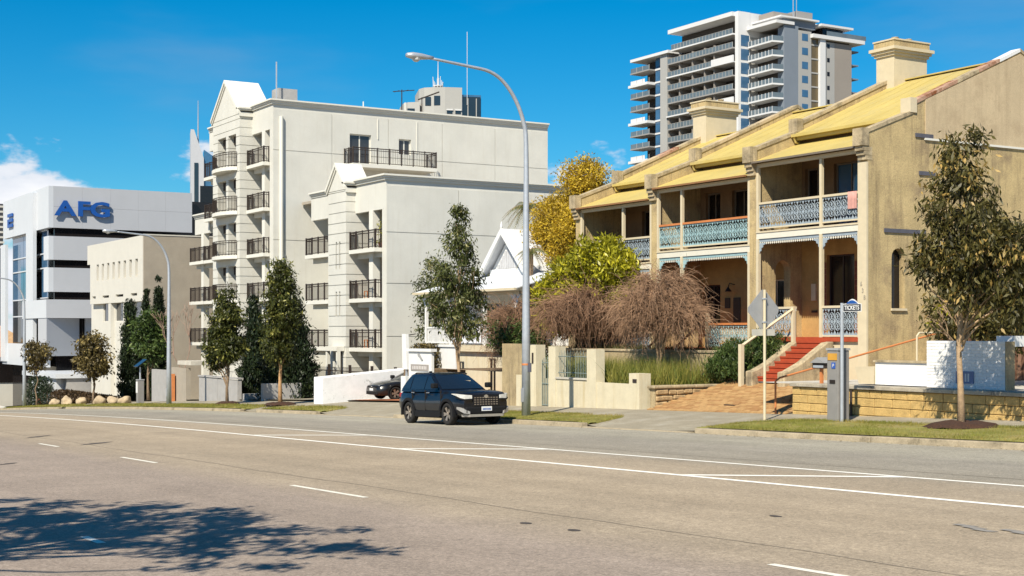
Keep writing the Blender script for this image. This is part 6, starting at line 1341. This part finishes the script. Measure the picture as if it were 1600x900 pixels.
a, c = uu(192, 28), uu(82, 28); hedge('long dark red-brown hedge behind the boulders', a, c, 27.5, 28.7, zyard((a+c)/2, 28)-.9, zz(613, (a+c)/2, 28), 'hedge', 1500, .2)
hedge('dark bushes at the far left edge beside the white wall', 124, 131, 28.5, 30, -8, zz(588, 127, 29), 'conifer', 900, .2); hedge('small brown clipped hedge on the bank above the white signboard', uu(676, 30), uu(645, 30), 29.6, 30.6, -2.3, zz(537, 56, 30), 'brown', 500, .14)
hd_ = B('hedge_bank', M['soil'], None, uu(684, 29.6), uu(643, 29.6), 29.2, 31, -3.4, -1.6); tag(hd_, kind='structure')
# yellow flowering tree, lime frangipani tree, palm
u, v = 57.5, 38.6
tree('flowering_tree', 'golden yellow flowering tree left of the terrace houses', (u, v, -2.5),
     [(-.9, 0, 9.9, 1.1, 1.0, .9, 1.1), (1.0, 0, 8.4, 1.5, 1.3, 1.0, 1.5), (2.1, 0, 7.2, 1.4, 1.3, 1.2, 1.5), (-.2, 0, 7.4, 1.6, 1.4, 1.3, 1.5), (.9, 0, 5.9, 1.9, 1.3, 1.0, 1.2), (-1.4, 0, 8.5, 1.2, 1.2, 1.0, 1.0)],
     LV['yellow'], M['bark'], .2, (0, 0, 8.8), 640, 80, .26, .15, -.2, .4, 40, .2, tbias=.55)
u, v = uu(922, 32.9), 32.9
tree('leafy_tree', 'bright lime green broad-leafed tree in front of the leftmost terrace', (u, v, -.9),
     [(-.6, 0, 4.0, 1.6, .8, .75, 1.3), (-2.0, -.2, 3.5, 1.1, .7, .8, 1.1), (1.4, 0, 3.4, 1.3, .8, .8, 1.2), (2.7, 0, 2.5, 1.1, .8, .9, 1.1), (.2, 0, 2.7, 1.7, .8, .9, 1.3), (-1.7, 0, 2.6, 1.3, .7, .8, .9), (2.5, 0, 1.4, 1.1, .7, .7, .8)],
     LV['lime'], M['bark'], .12, (0, 0, 3.4), 640, 26, .18, .25, -.35, .3, 40, .2, tbias=.62)
def palm(label, base, h, n=24, R=1.5):
    t = thing('palm_tree', label, 'tree', base); b = Vector(base); MB().tube([b, b+Vector((.05, 0, h*.5)), b+Vector((0, 0, h))], [.17, .14, .13], 9).build('trunk', M['bark'], t, smooth=True)
    Vs, Fs, o = [], [], 0; mb = MB()
    for i in range(n):
        a = 2*math.pi*i/n*1.9; el = .9-1.5*i/n; d = Vector((math.cos(a), math.sin(a), 0)); P = []
        for k in range(9): q = k/8; P.append(b+Vector((0, 0, h))+d*R*q*math.cos(el*.6)+Vector((0, 0, R*(math.sin(el)*q-.75*q*q))))
        mb.tube(P, [.02*(1-.8*k/8) for k in range(9)], 3, cap=False)
        s = d.cross(Vector((0, 0, 1)))
        for k in range(1, 9):
            for sg in (-1, 1):
                for e in (0, .5):
                    p = P[k-1].lerp(P[k], e); tip = p+s*sg*.4*R*(1-.5*k/9)*.6+d*.16+Vector((0, 0, -.22)); w = (P[k]-P[k-1]).normalized()*.022
                    Vs += [tuple(p-w), tuple(p+w), tuple(tip)]; Fs.append((o, o+1, o+2)); o += 3
    mb.build('frond_ribs', M['bark_pale'], t); fast_mesh('crown', Vs, Fs, LV['palm'], t, np.repeat(RNG.uniform(.2, .9, len(Fs)), 3))
u, v = uu(823, 38), 38; palm('small palm with drooping fronds behind the tall street lamp', (u, v, -1.6), zz(322, u, v)+1.6, 26, 1.3)
u, v = uu(812, 36), 36; palm('low young palm against the cottage gable', (u-1, v, -1.6), zz(392, u, v)+1.6, 14, .8)
# weeping bare shrubs
def weeping(label, base, th, R, n, m, seed, hang=1.0):
    rs = random.Random(seed); t = thing('weeping_shrub', label, 'shrub', base); b = Vector(base); tr = MB(); st_ = MB()
    top = b+Vector((0, 0, th)); tr.tube([b-Vector((0, 0, .1)), b+Vector((.08, .03, th*.3)), b+Vector((-.05, 0, th*.7)), top], [.12, .1, .075, .04], 8)
    tips = []
    for i in range(34):
        a = 2*math.pi*i/17+rs.uniform(-.3, .3); rr = R*rs.uniform(.25, .8); s = b.lerp(top, rs.uniform(.2, .95))
        e = b+Vector((math.cos(a)*rr, math.sin(a)*rr*.8, th*(.4+.7*math.sqrt(max(0, 1-(rr/R)**2)))*rs.uniform(.8, 1.08)))
        P = [s, s.lerp(e, .35)+Vector((rs.uniform(-.1, .1), rs.uniform(-.1, .1), .2)), s.lerp(e, .7)+Vector((rs.uniform(-.12, .12), rs.uniform(-.12, .12), .2)), e]
        tr.tube(P, [.042, .032, .022, .012], 5, cap=False); tips += [P[1].lerp(P[2], rs.random()), P[2], P[2].lerp(P[3], .5), P[3], P[3]]
    for i in range(n):
        p = rs.choice(tips)+Vector((rs.gauss(0, .1), rs.gauss(0, .1), rs.gauss(0, .08))); o = p-b; o.z = 0
        o = o.normalized() if o.length > .01 else Vector((1, 0, 0))
        hf = rs.choice((.25, .6, .9, 1.1, 1.2)); d = Vector((rs.gauss(0, .6), rs.gauss(0, .6), rs.uniform(-.2, .9)))+o*rs.uniform(.0, .8); d.normalize(); P = [p.copy()]; k = rs.randint(5, 12); ln = rs.uniform(.1, .19)*(.6+.5*hang)
        for q in range(k):
            d = (d+Vector((rs.gauss(0, .2), rs.gauss(0, .2), (-.30*hang-.1)*hf+rs.gauss(0, .14)))).normalized(); p = p+d*ln
            if p.z < b.z+.2: break
            P.append(p.copy())
            if rs.random() < .3: st_.tube([p, p+Vector((rs.gauss(0, .13), rs.gauss(0, .13), rs.gauss(-.06, .1)))], [.006, .003], 3, cap=False)
        if len(P) > 2: st_.tube(P, [.0115*(1-.7*q/len(P)) for q in range(len(P))], 3, cap=False)
    tr.build('trunk', M['bark_pale'], t, smooth=True); st_.build('strands', m, t)
tw = mat('dry_twig', (.27, .165, .1), .95, .45, 2.5); tw2 = mat('dry_twig_dark', (.24, .14, .085), .95, .4, 2.5)
weeping('bare brown weeping shrub on a pale trunk before the middle terrace', (uu(1031, 31.2), 31.2, -1.88), 3.4, 1.85, 3000, tw, 3, .6)
weeping('wide bare weeping shrub behind the cream front fence', (uu(890, 31.6), 32.6, -.9), 2.2, 2.6, 4000, tw2, 4, .8)
weeping('bare reddish weeping shrub beside the cottage verandah', (uu(806, 32.0), 32.0, -2.0), 2.7, 1.35, 1900, tw2, 9, .8)
tree('garden_shrub', 'dark green rounded shrub behind the gate in the cream fence', (51.2, 31.2, -1.7), [(0, 0, 1.3, 1.2, .9, .8, 1), (.9, .3, 1.6, .9, .8, .7, .8), (-.9, .2, 1.1, .9, .8, .7, .8)], LV['juniper'], M['bark'], .06, (0, 0, 1.4), 140, 30, .16, .18, 0, .36, 12, .1, cat='shrub')
# juniper by the steps, dry grasses in the garden bed
u, v = 37.0, 31.0
tree('juniper_shrub', 'spreading dark green juniper between the driveway and red steps', (37.3, 32.1, -1.75), [(0, 0, .8, .8, .7, .5, 1), (.7, .0, 1.05, .8, .7, .5, 1), (-.3, .5, 1.2, .6, .6, .5, .8), (.9, -.5, .5, .6, .6, .45, .8), (0, -.5, .5, .6, .5, .4, .8), (-.3, .6, 1.5, .5, .5, .3, .5)], LV['juniper'], M['bark'], .07, (0, 0, .9), 300, 44, .1, .15, -.6, .22, 14, .1, cat='shrub')
grass('dry_grass', 38.4, 47.6, 28.85, 31.95, lambda u, v: -1.88, 420, .4, 1.15, .014, GRASS_DRY, None, .3, patch=.9)['label'] = 'tall dry yellow grasses in the garden bed'
grass('weeds', 41.5, 44.2, 28.9, 30.4, lambda u, v: -1.88, 160, .4, .9, .04, leafmat('weed_leaves', (.03, .06, .012), (.08, .13, .03), None, .3), None, .35, patch=.9)['label'] = 'green weeds behind the barred fence opening'
grass('ground_cover', 38.9, 50, 32.3, 33.4, lambda u, v: -.7, 160, .1, .4, .02, leafmat('cover_leaves', (.03, .04, .012), (.16, .14, .05), None, .3), None, .5, patch=.9)['label'] = 'low plants along the garden terrace'
# off-frame tree on the near verge whose shade falls over the road at lower left
tree('street_tree', 'large street tree on the near verge casting the shadow over the road', (11.2, -2.8, zr(11.2)+.1),
     [(1.6, 2.4, 6.6, 2.6, 1.6, .9, 2), (-.6, 3.1, 6.2, 1.7, 1.2, .7, 1.1), (3.6, 2.0, 6.4, 2.4, 1.7, .9, 1.6), (1.6, .6, 6.8, 2.8, 1.6, 1.0, 1.6), (4.6, .2, 6.8, 2.2, 1.7, 1.0, 1)],
     LV['tree'], M['bark'], .2, (1.6, 1.6, 6.6), 190, 42, .16, .25, .4, .34, 60, .1)
# a potted plant and chairs on apartment balconies
def pot_plant(label, u, v, z, h=1.1):
    t = thing('potted_plant', label, 'plant', (u, v, z)); MB().lathe((u, v, z), [(.14, 0), (.2, .35), (.22, .36), (.19, .33)], 12).build('pot', M['brickred'], t)
    P = np.array([(u, v, z+.6)])+RNG.normal(0, 1, (160, 3))*np.array([.18, .18, h*.3]); P[:, 2] = np.maximum(P[:, 2], z+.3); V, F = leaf_cards(P, .2, -.4, .3); fast_mesh('leaves', V, F, LV['lime'], t, np.repeat(RNG.uniform(0, .8, 160), 4))
pot_plant('tall green potted plant on the top balcony of the lower apartment block', 71.95, 35.2, 4.75, 1.5)
def chair(label, u, v, z):
    t = thing('balcony_chair', label, 'chair', (u, v, z), 'chairs on the apartment balconies'); m = M['orange']
    B('seat', m, t, u-.22, u+.22, v-.22, v+.22, z+.42, z+.46); B('backrest', m, t, u-.22, u+.22, v+.2, v+.24, z+.47, z+.92)
    for a in (-1, 1):
        for c in (-1, 1): B('leg', m, t, u+a*.2-.02, u+a*.2+.02, v+c*.2-.02, v+c*.2+.02, z, z+.42)
chair('timber chair on the second balcony down, low apartment block', 74.2, 35.5, 1.95); chair('timber chair on the lowest balcony right of the entry tower', 74.0, 35.4, -.85)
# debris along the right kerb
for k in range(26):
    u = random.uniform(19, 30); v = random.uniform(23.5, 23.9); 
P = np.array([(random.uniform(18, 30), 23.9-abs(random.gauss(0, .16)), 0) for _ in range(160)]); P[:, 2] = [zr(q)+.012 for q in P[:, 0]]
V, F = leaf_cards(P, .08, 0, .4); V[:, 2] = np.repeat(P[:, 2], 4)+RNG.uniform(0, .012, len(V)); fast_mesh('leaf_litter', V, F, LV['brown'], road, np.repeat(RNG.uniform(.3, 1, len(P)), 4), kind='stuff')
